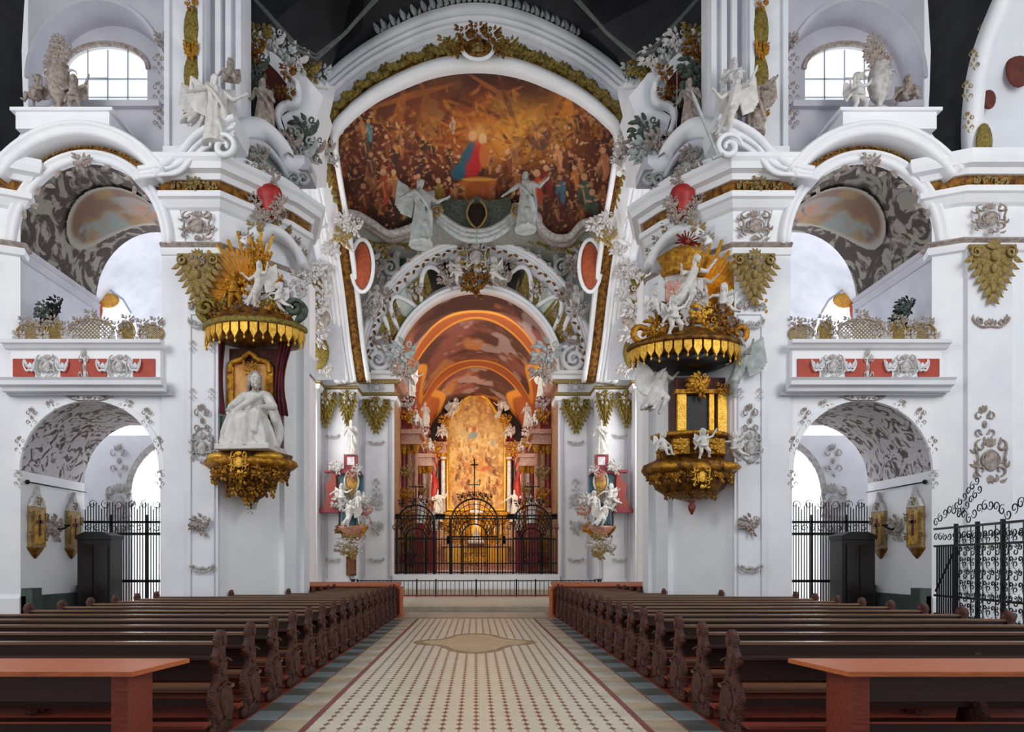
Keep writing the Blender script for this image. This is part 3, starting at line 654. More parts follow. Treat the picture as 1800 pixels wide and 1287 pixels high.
    MB(s).box(9.0, 11.3, 16.75, 17.9, 12.45, 12.9).box(8.9, 11.4, 16.68, 17.9, 12.86, 12.94).build('ledge_block', 'plaster_white', W1)
    # stucco on the spandrels of the lower arch
    for dx in (-1.45, 1.45):
        deco('drop', 'stucco', W1, (s*(CX+dx), 17.15, 5.45), .55); deco('drop', 'stucco', W1, (s*(CX+dx*1.2), 17.15, 4.75), .5); deco('drop', 'stucco_pale', W1, (s*(CX+dx*1.22), 17.15, 3.9), .5)
        deco('drop', 'stucco', W1, (s*(CX+dx*.62), 17.15, 5.75), .45, ry=s*(1.1 if dx > 0 else -1.1))
    deco('garland', 'stucco', W1, (s*CX, 17.15, 5.93), (1.1, 1, .5))
    # outer pier at the frame edge
    OP = [(11.48, 17.2), (12.05, 16.95), (16, 16.95)]
    p = MB(s); extr(p, OP, 0, 11.8); p.sweep([(x, y, 0) for x, y in OP], [(0, 0), (.1, 0), (.1, .9), (0, 1.0)], (0, 0, 1)); WO = struct(p.build('wall_outer_'+nm, 'plaster_white'))
    q = MB(s); extr(q, [(12.1, 16.95), (12.1, 16.8), (13.2, 16.8), (13.2, 16.95)], 0, 9.6); q.build('pilaster', 'plaster', WO)
    EO = [(11.6, 17.5, 0), (11.48, 17.2, 0), (12.05, 16.95, 0), (16, 16.95, 0)]
    ent(0, [(0, 9.5), (.1, 9.52), (.14, 9.62), (.1, 9.7), (0, 9.7)], 'architrave', 'plaster_white', EO, WO)
    ent(0, [(0, 9.7), (.12, 9.7), (.2, 9.76), (.12, 9.83), (0, 9.83)], 'gilt_moulding', 'stucco', EO, WO)
    ent(0, [(0, 10.65), (.1, 10.7), (.22, 10.85), (.3, 10.88), (.3, 11.02), (0, 11.02)], 'lower_cornice', 'plaster_white', EO, WO)
    ent(0, [(0, 11.02), (.16, 11.02), (.2, 11.3), (0, 11.3)], 'frieze_band', 'gold_dark', EO, WO)
    ent(0, [(0, 11.3), (.28, 11.3), (.34, 11.42), (.5, 11.46), (.55, 11.6), (.55, 11.78), (0, 11.78)], 'upper_cornice', 'plaster_white', EO, WO)
    deco('frieze', 'gold_pale', WO, (s*12.6, 16.74, 11.16), (.9, 1, .9))
    deco('capital', 'gold_pale', WO, (s*12.65, 16.78, 8.9), .95); deco('cartouche', 'stucco', WO, (s*12.65, 16.78, 10.25), (.85, 1, .6))
    deco('garland', 'stucco', WO, (s*12.65, 16.78, 7.7), .9); deco('drop', 'stucco', WO, (s*12.5, 16.78, 5.2), 1); deco('cartouche', 'stucco', WO, (s*12.65, 16.78, 4.3), .9)
    # clerestory wall above with deep arched niche and window
    CN = 9.95; CWN = 10.13; u = MB(s); arch_wall(u, 6.6, 11.75, 9.75, 12.4, 17.9, CX, 2.0, 9.75, 2.3); arch_wall(u, 6.6, 11.75, 12.4, 19.5, 17.9, CN, 1.76, 14.5, 2.0, zb=13.8); barrel(u, CN, 1.76, 14.5, 17.9, 18.7, 2.0)
    for x in (CN-1.76, CN+1.76): u.add([(x, 17.9, 13.8), (x, 18.7, 13.8), (x, 18.7, 14.5), (x, 17.9, 14.5)], [(0, 1, 2, 3)])
    u.add([(CN-1.76, 17.9, 13.82), (CN+1.76, 17.9, 13.82), (CN+1.76, 18.7, 13.82), (CN-1.76, 18.7, 13.82)], [(0, 1, 2, 3)])
    arch_wall(u, CN-1.9, CN+1.9, 13.7, 16.8, 18.7, CWN, 1.12, 15.3, .66, zb=14.2)
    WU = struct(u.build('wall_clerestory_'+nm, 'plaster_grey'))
    MB(s).box(CN-1.7, CN+1.7, 17.75, 18.2, 13.68, 13.84).build('sill_moulding', 'plaster_grey', WU)
    MB(s).sweep(arcpts(CN, 14.5, 1.76, 17.9, rz=2.0), bandp(0, .1, -.06, .02)).build('niche_moulding', 'plaster_grey', WU)
    MB(s).sweep(arcpts(CWN, 15.3, 1.12, 18.68, rz=.66), bandp(-.02, .09, -.05, .03)).build('arch_moulding', 'stucco', WU)
    win = struct(MB(s).prism([(x, z) for x, _, z in arcpts(CWN, 15.3, 1.1, 0, rz=.64)]+[(CWN+1.1, 14.2), (CWN-1.1, 14.2)], 18.8, 18.84).build('window_'+('1' if s < 0 else '2'), 'pane'))
    q = MB(s)
    for x in (-.55, 0, .55): q.box(CWN+x-.012, CWN+x+.012, 18.76, 18.8, 14.2, 15.9)
    for z in (14.6, 15.1): q.box(CWN-1.1, CWN+1.1, 18.76, 18.8, z-.01, z+.01)
    q.box(CWN-.02, CWN+.57, 18.74, 18.8, 15.08, 15.12)
    q.build('window_bars', 'lead', win)
    # dark web of the vault and white rib at the frame edge
    q = MB(s); Lp = [at(1625, -90, 17.85), at(1632, 20, 17.85), at(1636, 90, 17.85), at(1634, 160, 17.85), at(1630, 225, 17.85), at(1690, 300, 17.5)]; Rp = [at(1790, -90, 16.0), at(1750, 20, 16.4), at(1722, 90, 16.7), at(1706, 160, 17.0), at(1702, 225, 17.2), at(1704, 300, 17.3)]
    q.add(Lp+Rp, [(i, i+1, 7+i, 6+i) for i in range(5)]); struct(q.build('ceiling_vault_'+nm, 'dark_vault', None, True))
    q = MB(s); q.sweep(smoothpath([at(1712, 300, 17.2), at(1708, 225, 17.1), at(1716, 140, 16.8), at(1738, 60, 16.4), at(1790, -60, 15.8)], 5), [(-.15, -.2), (.15, -.2), (.2, .1), (-.2, .1)]); RB = struct(q.build('wall_rib_'+nm, 'plaster_white', None, True))
    q = MB(s); q.add([at(1715, 300, 17.25), at(1712, 225, 17.2), at(1722, 140, 17.0), at(1745, 60, 16.6), at(1800, -60, 16.0), at(1980, 300, 17.25), at(1980, 225, 17.2), at(1980, 140, 17.0), at(1980, 60, 16.6), at(1980, -60, 16)], [(i, i+1, i+6, i+5) for i in range(4)]); q.build('rib_field', 'plaster', RB)
    for (x, y) in ((1702, 215), (1700, 160), (1712, 105), (1728, 60)): deco('drop', 'gold_pale', RB, tuple(Vector(at(x, y, 16.5))*1) if s > 0 else (-at(x, y, 16.5)[0], 16.5, at(x, y, 16.5)[2]), .55)
    for (x, y, w_, h_, mm) in ((1730, 250, 26, 60, 'gold_green'), (1738, 175, 22, 30, 'red_brown'), (1790, 120, 40, 60, 'red_brown')):
        c = at(x, y, 16.85); q = MB(s); q.ell(c, (w_*.008, .08, h_*.008), 12, 8); q.build('painted_panel', mm, RB, True)
    # rib pilaster over the pier with gilded panels
    q = MB(s); q.box(6.95, 8.02, 17.55, 18.1, 11.6, 19); q.box(7.0, 7.12, 17.45, 17.6, 11.6, 19); q.box(7.85, 7.98, 17.45, 17.6, 11.6, 19)
    for k, x in enumerate((6.15, 6.4, 6.65)): q.box(x, x+.14, 17.85-.05*k, 18.4, 12, 19)
    q.box(6.1, 6.95, 18.0, 18.5, 11.6, 19)
    RP = struct(q.build('wall_rib_pilaster_'+nm, 'plaster'))
    for (y, h_, m2) in ((52, .62, 'gold_green'), (132, .52, 'gold_green')):
        z = Z_(y, 17.5); q = MB(s); q.ell((7.28, 17.5, z), (.22, .1, h_), 14, 8); pn = q.build('gilded_panel', m2, RP, True)
        for dz in (-h_, h_*.98): deco('cluster', 'gold', RP, (s*7.28, 17.42, z+dz), .45)
    deco('cluster', 'gold', RP, (s*7.28, 17.42, Z_(90, 17.5)), .5); deco('cluster', 'gold', RP, (s*7.32, 17.4, Z_(205, 17.5)), .4)
    for y in (110, 160, 205): deco('drop', 'stucco', RP, (s*8.3, 17.84, Z_(y, 17.8)), .6)
    deco('cluster', 'stucco', RP, (s*8.2, 17.8, Z_(70, 17.8)), .5)
    # ogee gable over the pier cornice
    def prz(pts, y0, y1, name, m_, par):
        k = y0/1200.; return MB(s).prism([((a-837)*k, 1.8+(989-b)*k) for a, b in pts], y0, y1).build(name, m_, par)
    G = struct(MB(s).prism([((a-837)*.01392, 1.8+(989-b)*.01392) for a, b in ((1440, 300), (1395, 291), (1362, 270), (1335, 240), (1300, 219), (1258, 203), (1262, 232), (1290, 246), (1322, 272), (1350, 298), (1385, 308), (1440, 316))], 16.7, 17.7).build('wall_gable_'+nm, 'plaster'))
    for off in (0, 18, 34):
        q = MB(s); q.tube(smoothpath([at(1430, 298+off*.4, 16.66), at(1392, 290+off*.5, 16.66), at(1358, 268+off, 16.66), at(1330, 238+off, 16.66), at(1298, 219+off, 16.66), at(1262, 206+off*.9, 16.66)], 5), .09 if off == 0 else .05, 7); q.build('gable_moulding', 'plaster_white', G, True)
    q = MB(s); q.scroll(at(1278, 262, 16.6), .34, 0, 1.6, .075, .2, n=30, shrink=.15); q.build('gable_volute', 'plaster_white', G, True)
    q = MB(s); q.prism([(X_(a, 17.1), Z_(b, 17.1)) for a, b in ((1265, 240), (1300, 262), (1350, 305), (1262, 305))], 17.1, 17.3); q.build('gable_panel', 'green_pale', G)
    deco('cluster', 'stucco', G, (s*X_(1300, 16.95), 16.95, Z_(292, 16.95)), .55)
    # arched hood over the diagonal side
    hp = [at(1128, 300, 19.6), at(1166, 296, 19.2), at(1180, 268, 18.9), at(1203, 242, 18.6), at(1226, 232, 18.2), at(1256, 240, 17.7)]
    H = struct(MB(s).sweep(smoothpath(hp, 5), [(-.12, -.1), (0, -.35), (.22, -.4), (.3, -.15), (.3, .4), (-.12, .4)]).build('wall_hood_'+nm, 'plaster_white', None, True))
    q = MB(s); q.sweep(smoothpath([(x, y-.02, z-.35) for x, y, z in hp[1:]], 5), [(-.06, -.2), (.06, -.25), (.08, .2), (-.06, .2)]); q.build('hood_moulding', 'plaster_shade', H, True)
    q = MB(s); q.add([at(1166, 345, 19.4), at(1172, 290, 19.3), at(1203, 250, 18.9), at(1228, 240, 18.5), at(1258, 250, 18.0), at(1262, 330, 17.8)], [(0, 1, 2, 3, 4, 5)]); q.build('hood_field', 'green_pale', H)
    q = MB(s); q.box(*sorted((X_(1126, 19.6), X_(1172, 19.6))), 19.2, 20.2, Z_(312, 19.6), Z_(290, 19.6)); q.build('hood_block', 'plaster_grey', H)
    for (x, y, Y, sc) in ((1216, 275, 18.0, .7), (1235, 305, 17.7, .7), (1208, 322, 18.2, .6), (1172, 338, 19.0, .7), (1150, 322, 19.2, .6), (1238, 340, 17.6, .4)):
        deco('cluster2' if sc > .65 else 'cluster', 'stucco', H, (s*X_(x, Y), Y, Z_(y, Y)), sc)
    for x in (1140, 1156):
        q = MB(s); q.scroll(at(x, 318, 19.1), .2, 0, 1.4, .05, .15); q.build('console_volute', 'statue_grey', H, True)
    # broken gilt frieze and stucco wrapped along the diagonal
    for (x, y, Y, sc) in ((1238, 425, 17.3, .5), (1222, 408, 17.6, .55), (1196, 400, 18.1, .6), (1172, 412, 18.6, .55), (1155, 432, 18.9, .5), (1142, 452, 19.2, .45), (1180, 385, 18.3, .5), (1210, 388, 17.8, .5)):
        deco('cluster', 'gold_pale' if sc > .52 else 'stucco', WP, (s*X_(x, Y), Y-.15, Z_(y, Y)), sc)
    hp2 = [at(1140, 470, 18.7), at(1152, 442, 18.5), at(1172, 418, 18.2), at(1198, 405, 17.9), at(1222, 412, 17.5), at(1242, 432, 17.2)]
    MB(s).sweep(smoothpath(hp2, 5), [(-.1, -.1), (.1, -.2), (.14, .4), (-.1, .4)]).build('arched_moulding', 'plaster_white', WP, True)
    # balcony front with red panels
    B = empty('gallery_balustrade', (s*CX, 16.95, 6.1), 0, 'white gallery balustrade with orange red panels spanning the %s arch beside the pulpit pier' % nm, 'balustrade')
    def loc(o): o.parent = B; o.location = (-s*CX, -16.95, -6.1); return o
    loc(MB(s).box(7.86, 11.58, 16.98, 17.25, 6.3, 7.1).build('parapet', 'plaster_white'))
    loc(MB(s).sweep([(7.7, 16.98, 6.02), (11.72, 16.98, 6.02)], [(0, 0), (.12, .02), (.14, .1), (.28, .14), (.3, .24), (.36, .3), (0, .34)], (0, 0, 1)).build('lower_cornice', 'plaster'))
    loc(MB(s).sweep([(7.75, 16.98, 7.08), (11.68, 16.98, 7.08)], [(0, 0), (.1, .03), (.16, .1), (.24, .12), (.26, .2), (0, .23)], (0, 0, 1)).build('top_rail', 'plaster'))
    for x0, x1 in ((7.98, 8.52), (9.18, 9.68), (9.78, 10.32), (10.98, 11.5)):
        z0, z1 = 6.42, 6.86; e = .14; fl = 1 if x0 in (7.98, 9.78) else -1
        pts = [(x0, z0), (x1, z0), (x1, z0+.12), (x1-e, z0+.22), (x1, z0+.32), (x1, z1), (x0, z1)] if fl > 0 else [(x0, z0), (x1, z0), (x1, z1), (x0, z1), (x0, z0+.32), (x0+e, z0+.22), (x0, z0+.12)]
        loc(MB(s).prism(pts, 16.94, 16.99).build('red_panel', 'red_panel'))
    for x in (8.85, 10.65):
        o = deco('cartouche', 'stucco_pale', B, (0, 0, 0), (.55, 1, .5)); o.location = (s*(x-CX), -.02, .55)
    o = deco('drop', 'stucco_pale', B, (0, 0, 0), (.5, 1, .95)); o.location = (s*(9.73-CX), -.02, .55)
    for x in (8.45, 9.25, 10.25, 11.05):
        o = deco('garland', 'plaster_white', B, (0, 0, 0), (.3, 1.2, .9), name='scroll_ornament'); o.location = (s*(x-CX), -.04, .56)
    # gilded lattice screen on the rail
    S = empty('gilded_screen', (s*CX, 17.1, 7.3), 0, 'low gilded lattice screen with scrolls standing on the %s gallery balustrade' % nm, 'screen')
    def sloc(o): o.parent = S; o.location = (-s*CX, -17.1, -7.3); return o
    for k, (x, w_, h_) in enumerate(((8.15, .3, .42), (8.75, .19, .5), (9.65, .55, .56), (10.55, .2, .5), (11.15, .36, .46))):
        q = MB(s)
        pts = [(x+w_*cos(t)*1.02, 17.1, 7.33+h_*.5+h_*.52*sin(t)) for t in [2*pi*i/20 for i in range(20)]]; q.tube(pts, .028, 5, closed=True)
        for i in range(-9, 10):
            d = i/9*w_*1.6
            for sl in (1, -1):
                A = []
                for t in np.linspace(-1, 1, 30):
                    xx = d+sl*t*h_*.5; zz = t*h_*.5
                    if (xx/w_)**2+(zz/(h_*.52))**2 < 1: A.append((x+xx, 17.1, 7.33+h_*.5+zz))
                if len(A) > 1: q.tube([A[0], A[-1]], .013, 4)
        sloc(q.build('lattice', 'gold_bright' if False else 'gold_pale'))
    for x, z in ((8.42, 7.45), (9.02, 7.45), (10.25, 7.45), (10.85, 7.45), (8.72, 7.85), (9.65, 7.98), (10.6, 7.85), (11.45, 7.45), (9.35, 7.8), (9.95, 7.8), (8.0, 7.8), (8.35, 7.75), (9.0, 7.7), (10.25, 7.7), (10.9, 7.75), (11.3, 7.8), (9.2, 7.42), (10.1, 7.42)):
        o = deco('cluster', 'stucco_pale' if z < 7.5 else 'stucco', S, (0, 0, 0), .42, name='scroll_ornament'); o.location = (s*(x-CX), 0, z-7.3)
    q = MB(s); q.box(7.9, 11.55, 17.07, 17.13, 7.3, 7.36); sloc(q.build('base_rail', 'gold_pale'))

# ------------------------------------------------------------------ upper walls beside the great arch
for s, nm in SIDES:
    q = MB(s); g = [[at(x, y, Y0-.004*(y-40)*0) for x, Y0 in ((1085, 23.5), (1120, 22.2), (1170, 21.2), (1230, 20.2), (1300, 19.2))] for y in (-80, 40, 130, 220, 330)]; g[0] = [at(1085, 152, 23.5), at(1120, 146, 22.2), at(1172, 104, 21.2), at(1235, 70, 20.2), at(1275, -90, 19.2)]; g[1] = [at(1086, 165, 23.5), at(1120, 160, 22.2), at(1172, 120, 21.2), at(1235, 90, 20.2), at(1300, 40, 19.2)]; g[2] = [at(1090, 185, 23.5), at(1120, 180, 22.2), at(1170, 150, 21.2), at(1230, 130, 20.2), at(1300, 130, 19.2)]
    g[4] = [at(1100, 330, 26), at(1120, 330, 24), at(1170, 330, 22.0), at(1230, 330, 20.4), at(1300, 330, 19.2)]; g[3] = [at(1098, 220, 25.5), at(1125, 220, 23.5), at(1170, 220, 21.8), at(1230, 220, 20.4), at(1300, 220, 19.2)]
    q.add([p for r in g for p in r], [(r*5+c, r*5+c+1, r*5+c+6, r*5+c+5) for r in range(4) for c in range(4)]); UW = struct(q.build('wall_crossing_'+nm, 'plaster', None, True))
    def pan(pts, Y, m_, name, d=1.1): return MB(s).prism([(X_(a, Y), Z_(b, Y)) for a, b in pts], Y, Y+d).build(name, m_, UW)
    pan([(1168, 150), (1185, 128), (1205, 108), (1240, 104), (1262, 110), (1258, 160), (1248, 225), (1195, 225), (1170, 190)], 19.9, 'red_brown', 'painted_field')
    pan([(1150, 215), (1200, 160), (1240, 160), (1250, 235), (1230, 240), (1160, 275)], 19.8, 'black', 'niche_shade_panel')  # solid black slab paints the shade of the niche, no hollow there
    pan([(1106, 170), (1140, 128), (1165, 125), (1172, 160), (1150, 185), (1180, 205), (1170, 235), (1130, 245)], 19.7, 'plaster_white', 'console_panel', 1.3)
    for a in ([(1258, 45, 19.4), (1243, 66, 19.3), (1199, 81, 19.5), (1178, 97, 19.7), (1158, 118, 20), (1122, 145, 20.4), (1096, 150, 20.6)], [(1262, 100, 19.3), (1240, 104, 19.3), (1222, 98, 19.3), (1212, 112, 19.4), (1206, 90, 19.4)], [(1171, 128, 19.5), (1150, 150, 19.5), (1152, 180, 19.5), (1176, 188, 19.5), (1186, 205, 19.5), (1176, 235, 19.5)],
              [(1252, 120, 19.2), (1246, 160, 19.2), (1240, 215, 19.2)], [(1258, 150, 19.0), (1252, 200, 19.0), (1262, 235, 19)]):
        q = MB(s); q.sweep(smoothpath([at(*p) for p in a], 5), [(-.07, -.12), (.05, -.16), (.09, -.02), (.07, .12), (-.07, .12)]); q.build('curved_moulding', 'plaster_white', UW, True)
    for (x, y, Y, sc, mm) in ((1232, 72, 19, .5, 'stucco_pale'), (1215, 60, 19, .5, 'gold_green'), (1190, 72, 19.2, .55, 'stucco_pale'), (1170, 88, 19.4, .5, 'statue_grey'), (1148, 105, 19.6, .6, 'stucco_pale'), (1128, 122, 19.9, .6, 'gold_green'), (1108, 130, 20.1, .5, 'statue_grey'), (1225, 88, 18.9, .55, 'gold_dark'), (1168, 128, 19.2, .4, 'gold_dark'),
                              (1180, 160, 19.2, .3, 'gold_dark'), (1165, 165, 19.2, .3, 'gold_dark'), (1266, 95, 18.9, .3, 'gold_dark'), (1246, 180, 19, .5, 'stucco'), (1262, 215, 18.6, .7, 'stucco'), (1136, 230, 19.6, .7, 'moss'), (1142, 268, 19.4, .8, 'statue_grey'), (1120, 262, 20, .6, 'stucco'), (1160, 250, 19.2, .6, 'stucco')):
        deco('cluster' if sc < .55 else 'cluster2', mm, UW, (s*X_(x, Y), Y, Z_(y, Y)), sc*1.5)

# great arch with gilded band: springs deep behind, comes forward at the crown
IN = [(1026, 668, 33.2), (1036, 600, 32.4), (1047, 500, 31), (1061, 400, 29.2), (1078, 300, 27), (1086, 232, 25.6), (1063, 200, 24.9), (1030, 172, 24.2), (994, 150, 23.6), (930, 122, 22.8), (880, 110, 22.4), (837, 107, 22.3)]
ip = smoothpath([(1674-a, b, c) for a, b, c in IN]+IN[-2::-1], 4); ip = [at(*p) for p in ip]
RA = None
for nm_, mt, prof in (('wall_great_arch', 'plaster_white', [(-.05, -.1), (.12, -.16), (.16, .5), (-.05, .5)]), ('gilded_band', 'gold_dark', [(.14, -.02), (.6, -.02), (.6, .3), (.14, .3)]),
                      ('arch_moulding', 'plaster_white', mould(.58, .92, -.1, .5)), ('arch_moulding', 'plaster_white', mould(.92, 1.28, -.28, .8)), ('arch_moulding', 'plaster', [(1.25, -.35), (1.5, -.5), (1.62, -.3), (1.62, .7), (1.25, .7)])):
    o = MB().sweep(ip, prof).build(nm_, mt, RA, True)
    if RA is None: RA = struct(o)
q = MB(); q2 = MB()
for i in range(14, len(ip)-14):
    a, b = Vector(ip[i]), Vector(ip[i+1])
    for t in (0, .5):
        c = a.lerp(b, t); T = (b-a).normalized(); n = T.cross(Vector((0, 1, 0))).normalized(); c2 = c+n*.36+Vector((0, -.1, 0)); ang = math.atan2(T.z, T.x)+((i*7) % 5)*.3
        q.leaf(c2, ang+.7, .34, .12, .14); q.leaf(c2, ang+pi-.7, .34, .11, .14); q.leaf(c2+n*.1, ang-1.2, .26, .1, .12); q.ell(c2+n*.02, (.09, .08, .09), 6, 4)
    if 30 < i < len(ip)-31 and i % 1 == 0:
        c3 = a+n*1.6+Vector((0, -.4, 0)); an = math.atan2(n.z, n.x); q2.leaf(c3, an+.2, .42, .1, .12); q2.leaf(c3+T*.12, an-.5, .25, .07, .1)
q.build('gilded_foliage', 'gold_green', RA); q2.build('leaf_crest', 'statue_grey', RA)
q = MB(); c = at(840, 84, 21.6); q.tube([(c[0]+.5*cos(t), c[1], c[2]+.36*sin(t)) for t in [2*pi*i/24 for i in range(24)]], .06, 6, closed=True); MED = q.build('medallion_frame', 'plaster_white', RA, True)
MB().ell((c[0], c[1]+.05, c[2]), (.48, .08, .34), 16, 8).build('medallion_shell', 'gold_dark', RA, True)
for k, (x, y) in enumerate(((800, 85), (880, 85), (815, 62), (865, 62), (840, 55), (785, 80), (895, 80))): deco('cluster', 'gold_dark' if k < 5 else 'gold_green', RA, at(x, y, 21.5), .75)
deco('cartouche', 'gold_pale', RA, at(840, 86, 21.4), .35)
# bright flank of the great arch beside the fresco
for s, nm in SIDES:
    q = MB(s); A = [at(1063, 420, 29.6), at(1072, 380, 29), at(1076, 330, 28.2), at(1082, 290, 27.6), at(1098, 262, 26.6)]; B_ = [at(1094, 420, 28.4), at(1100, 380, 27.8), at(1106, 330, 27), at(1110, 290, 26.4), at(1114, 262, 25.9)]
    q.add(A+B_, [(i, i+1, 6+i, 5+i) for i in range(4)]); q.tube(smoothpath(A, 4), .14, 7); q.build('arch_flank', 'plaster_white', RA, True)
    for (x, y, Y, sc) in ((1098, 262, 25.5, .9), (1108, 240, 25, .9), (1086, 282, 26.4, .6), (1118, 275, 25, 1.0), (1110, 300, 25.4, .7), (1068, 385, 28, .8), (1050, 398, 29, 1.0), (1068, 415, 28.4, 1.1), (1090, 440, 27.6, .9), (1108, 470, 26, .7)): Yn = float(np.interp(y, [a[1] for a in IN[::-1]], [a[2] for a in IN[::-1]]))-.75; deco('cluster2', 'stucco_pale' if y != 415 else 'gold_pale', RA, (s*X_(x, Yn), Yn, Z_(y, Yn)), sc*Yn/Y)
# dark crown of the nave vault in front of the great arch
top = ip[18:len(ip)-18]; q = MB(); n = len(top); V = []
for i, p in enumerate(top):
    T = (Vector(top[min(i+1, n-1)])-Vector(top[max(i-1, 0)])).normalized(); nn = T.cross(Vector((0, 1, 0))).normalized(); V.append(Vector(p)+nn*1.55+Vector((0, .1, 0)))
V2 = [Vector((v.x*1.0, v.y-2.5, v.z+1.5)) for v in V]; V3 = [Vector((v.x*1.3, 15.5, 20.5)) for v in V]
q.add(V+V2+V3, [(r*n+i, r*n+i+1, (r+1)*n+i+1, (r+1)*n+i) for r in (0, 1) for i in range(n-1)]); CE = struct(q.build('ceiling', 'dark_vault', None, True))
for s in (-1, 1):
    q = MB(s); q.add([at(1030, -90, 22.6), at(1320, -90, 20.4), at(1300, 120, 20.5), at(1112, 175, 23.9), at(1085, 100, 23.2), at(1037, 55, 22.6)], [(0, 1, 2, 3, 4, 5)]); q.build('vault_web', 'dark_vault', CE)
    for w_, o_ in ((.05, 0), (.035, 7)):
        q = MB(s); q.tube([at(990-o_, -30, 20.6), at(1065, 56-o_*0, 20.0), at(1118, 104-o_, 19.6), at(1150, 88-o_, 19.4), at(1250, -30, 18.8)], w_, 6); q.build('vault_moulding', 'grey_mould', CE)
q = MB(); q.add([(-14, 18.2, 18.4), (14, 18.2, 18.4), (14, 6, 21.5), (-14, 6, 21.5)], [(0, 1, 2, 3)]); struct(q.build('ceiling_nave', 'dark_vault'))

# ------------------------------------------------------------------ choir arch, piers of the choir, spandrels
sp = MB(); arch_wall(sp, -9.5, 9.5, 11.2, 20, 35.2, 0, 5.5, 11.35, 6.3); SPW = struct(sp.build('wall_choir_front', 'grey_stone'))
# splayed reveal with panels
A = arcpts(0, 11.35, 5.55, 34.4, n=40, rz=6.3); Bq = arcpts(0, 11.35, 4.4, 35.4, n=40, rz=4.75)
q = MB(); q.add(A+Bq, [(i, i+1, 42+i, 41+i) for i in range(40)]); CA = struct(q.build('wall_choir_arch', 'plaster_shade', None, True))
MB().sweep(arcpts(0, 11.35, 5.45, 34.2, n=48, rz=6.2), mould(0, .32, 0, .5)).build('outer_archivolt', 'plaster_white', CA, True)
MB().sweep(arcpts(0, 11.35, 5.8, 34.3, n=48, rz=6.55), bandp(-.05, .18, -.2, .4)).build('outer_archivolt', 'plaster_white', CA, True)
MB().sweep(arcpts(0, 11.35, 4.2, 34.9, n=48, rz=4.4), mould(0, .34, 0, .6)).build('inner_archivolt', 'plaster_white', CA, True)
q = MB(); q2 = MB()
for i in range(60):
    a = pi*(i+.5)/60; q.leaf((5.42*cos(a), 34.1, 11.35+6.17*sin(a)), a+pi/2+(.5 if i % 2 else -.5), .26, .07, .08)
    if i % 2: q2.box(6.0*cos(a)-.09, 6.0*cos(a)+.09, 34.0, 34.1, 11.35+6.72*sin(a)-.08, 11.35+6.72*sin(a)+.08)
q.build('gilded_beading', 'gold_dark', CA); q2.build('red_and_gold_studs', 'stucco', CA)
def onspl(t, a, dy=-.12):   # point on the splay, t 0 outer..1 inner
    rx = 5.55+(4.4-5.55)*t; rz = 6.3+(4.75-6.3)*t; return (rx*cos(a), 34.4+t+dy, 11.35+rz*sin(a))
for s in (-1, 1):
    for a0, a1, mm in ((1.03, 1.3, 'marble_black'), (.82, 1.12, 'gold_green'), (.35, .72, 'gold_green'), (.6, .85, 'green_pale')):
        q = MB(s); pts = [onspl(.25, a0+(a1-a0)*i/8) for i in range(9)]+[onspl(.85, a1-(a1-a0)*i/8) for i in range(9)]; q.add(pts, [tuple(range(18))]); q.build('soffit_panel', mm, CA)
    for a0, a1, t0, t1 in ((.9, 1.28, .9, .2), (.5, .82, .9, .15), (.3, .5, .2, .6), (.12, .3, .8, .3)):
        q = MB(s); q.tube([onspl(t0+(t1-t0)*sin(pi*i/14)**1, a0+(a1-a0)*i/14, -.2) for i in range(15)], .12, 7); q.build('curved_moulding', 'plaster_white', CA, True)
    q = MB(s); c = onspl(.5, .13, -.3); q.scroll(c, .72, 0, 2.0, .13, .3, n=40, shrink=.1, cw=1); q.build('large_volute', 'plaster_white', CA, True)
    for a, t, sc, mm in ((.3, .4, .9, 'stucco'), (.42, .6, .8, 'gold_pale'), (.88, .5, .9, 'stucco_pale'), (.98, .7, .7, 'gold_pale'), (1.25, .4, .9, 'stucco'), (.6, .5, .6, 'stucco')):
        c = onspl(t, a, -.3); deco('cluster', mm, CA, (s*c[0], c[1], c[2]), sc*1.2)
for dx, dz, sc, mm in ((0, 0, 1.8, 'gold_pale'), (-.5, -.6, 1.3, 'gold_dark'), (.5, -.6, 1.3, 'gold_dark'), (0, -1.2, 1.5, 'gold_dark'), (0, .7, 1.1, 'stucco_pale'), (-1.4, -.9, 1.1, 'stucco'), (1.4, -.9, 1.1, 'stucco')):
    deco('cluster2', mm, CA, (dx, 34.0, 16.8+dz), sc)
deco('cartouche', 'stucco_pale', CA, (0, 33.8, 16.9), 1.2)
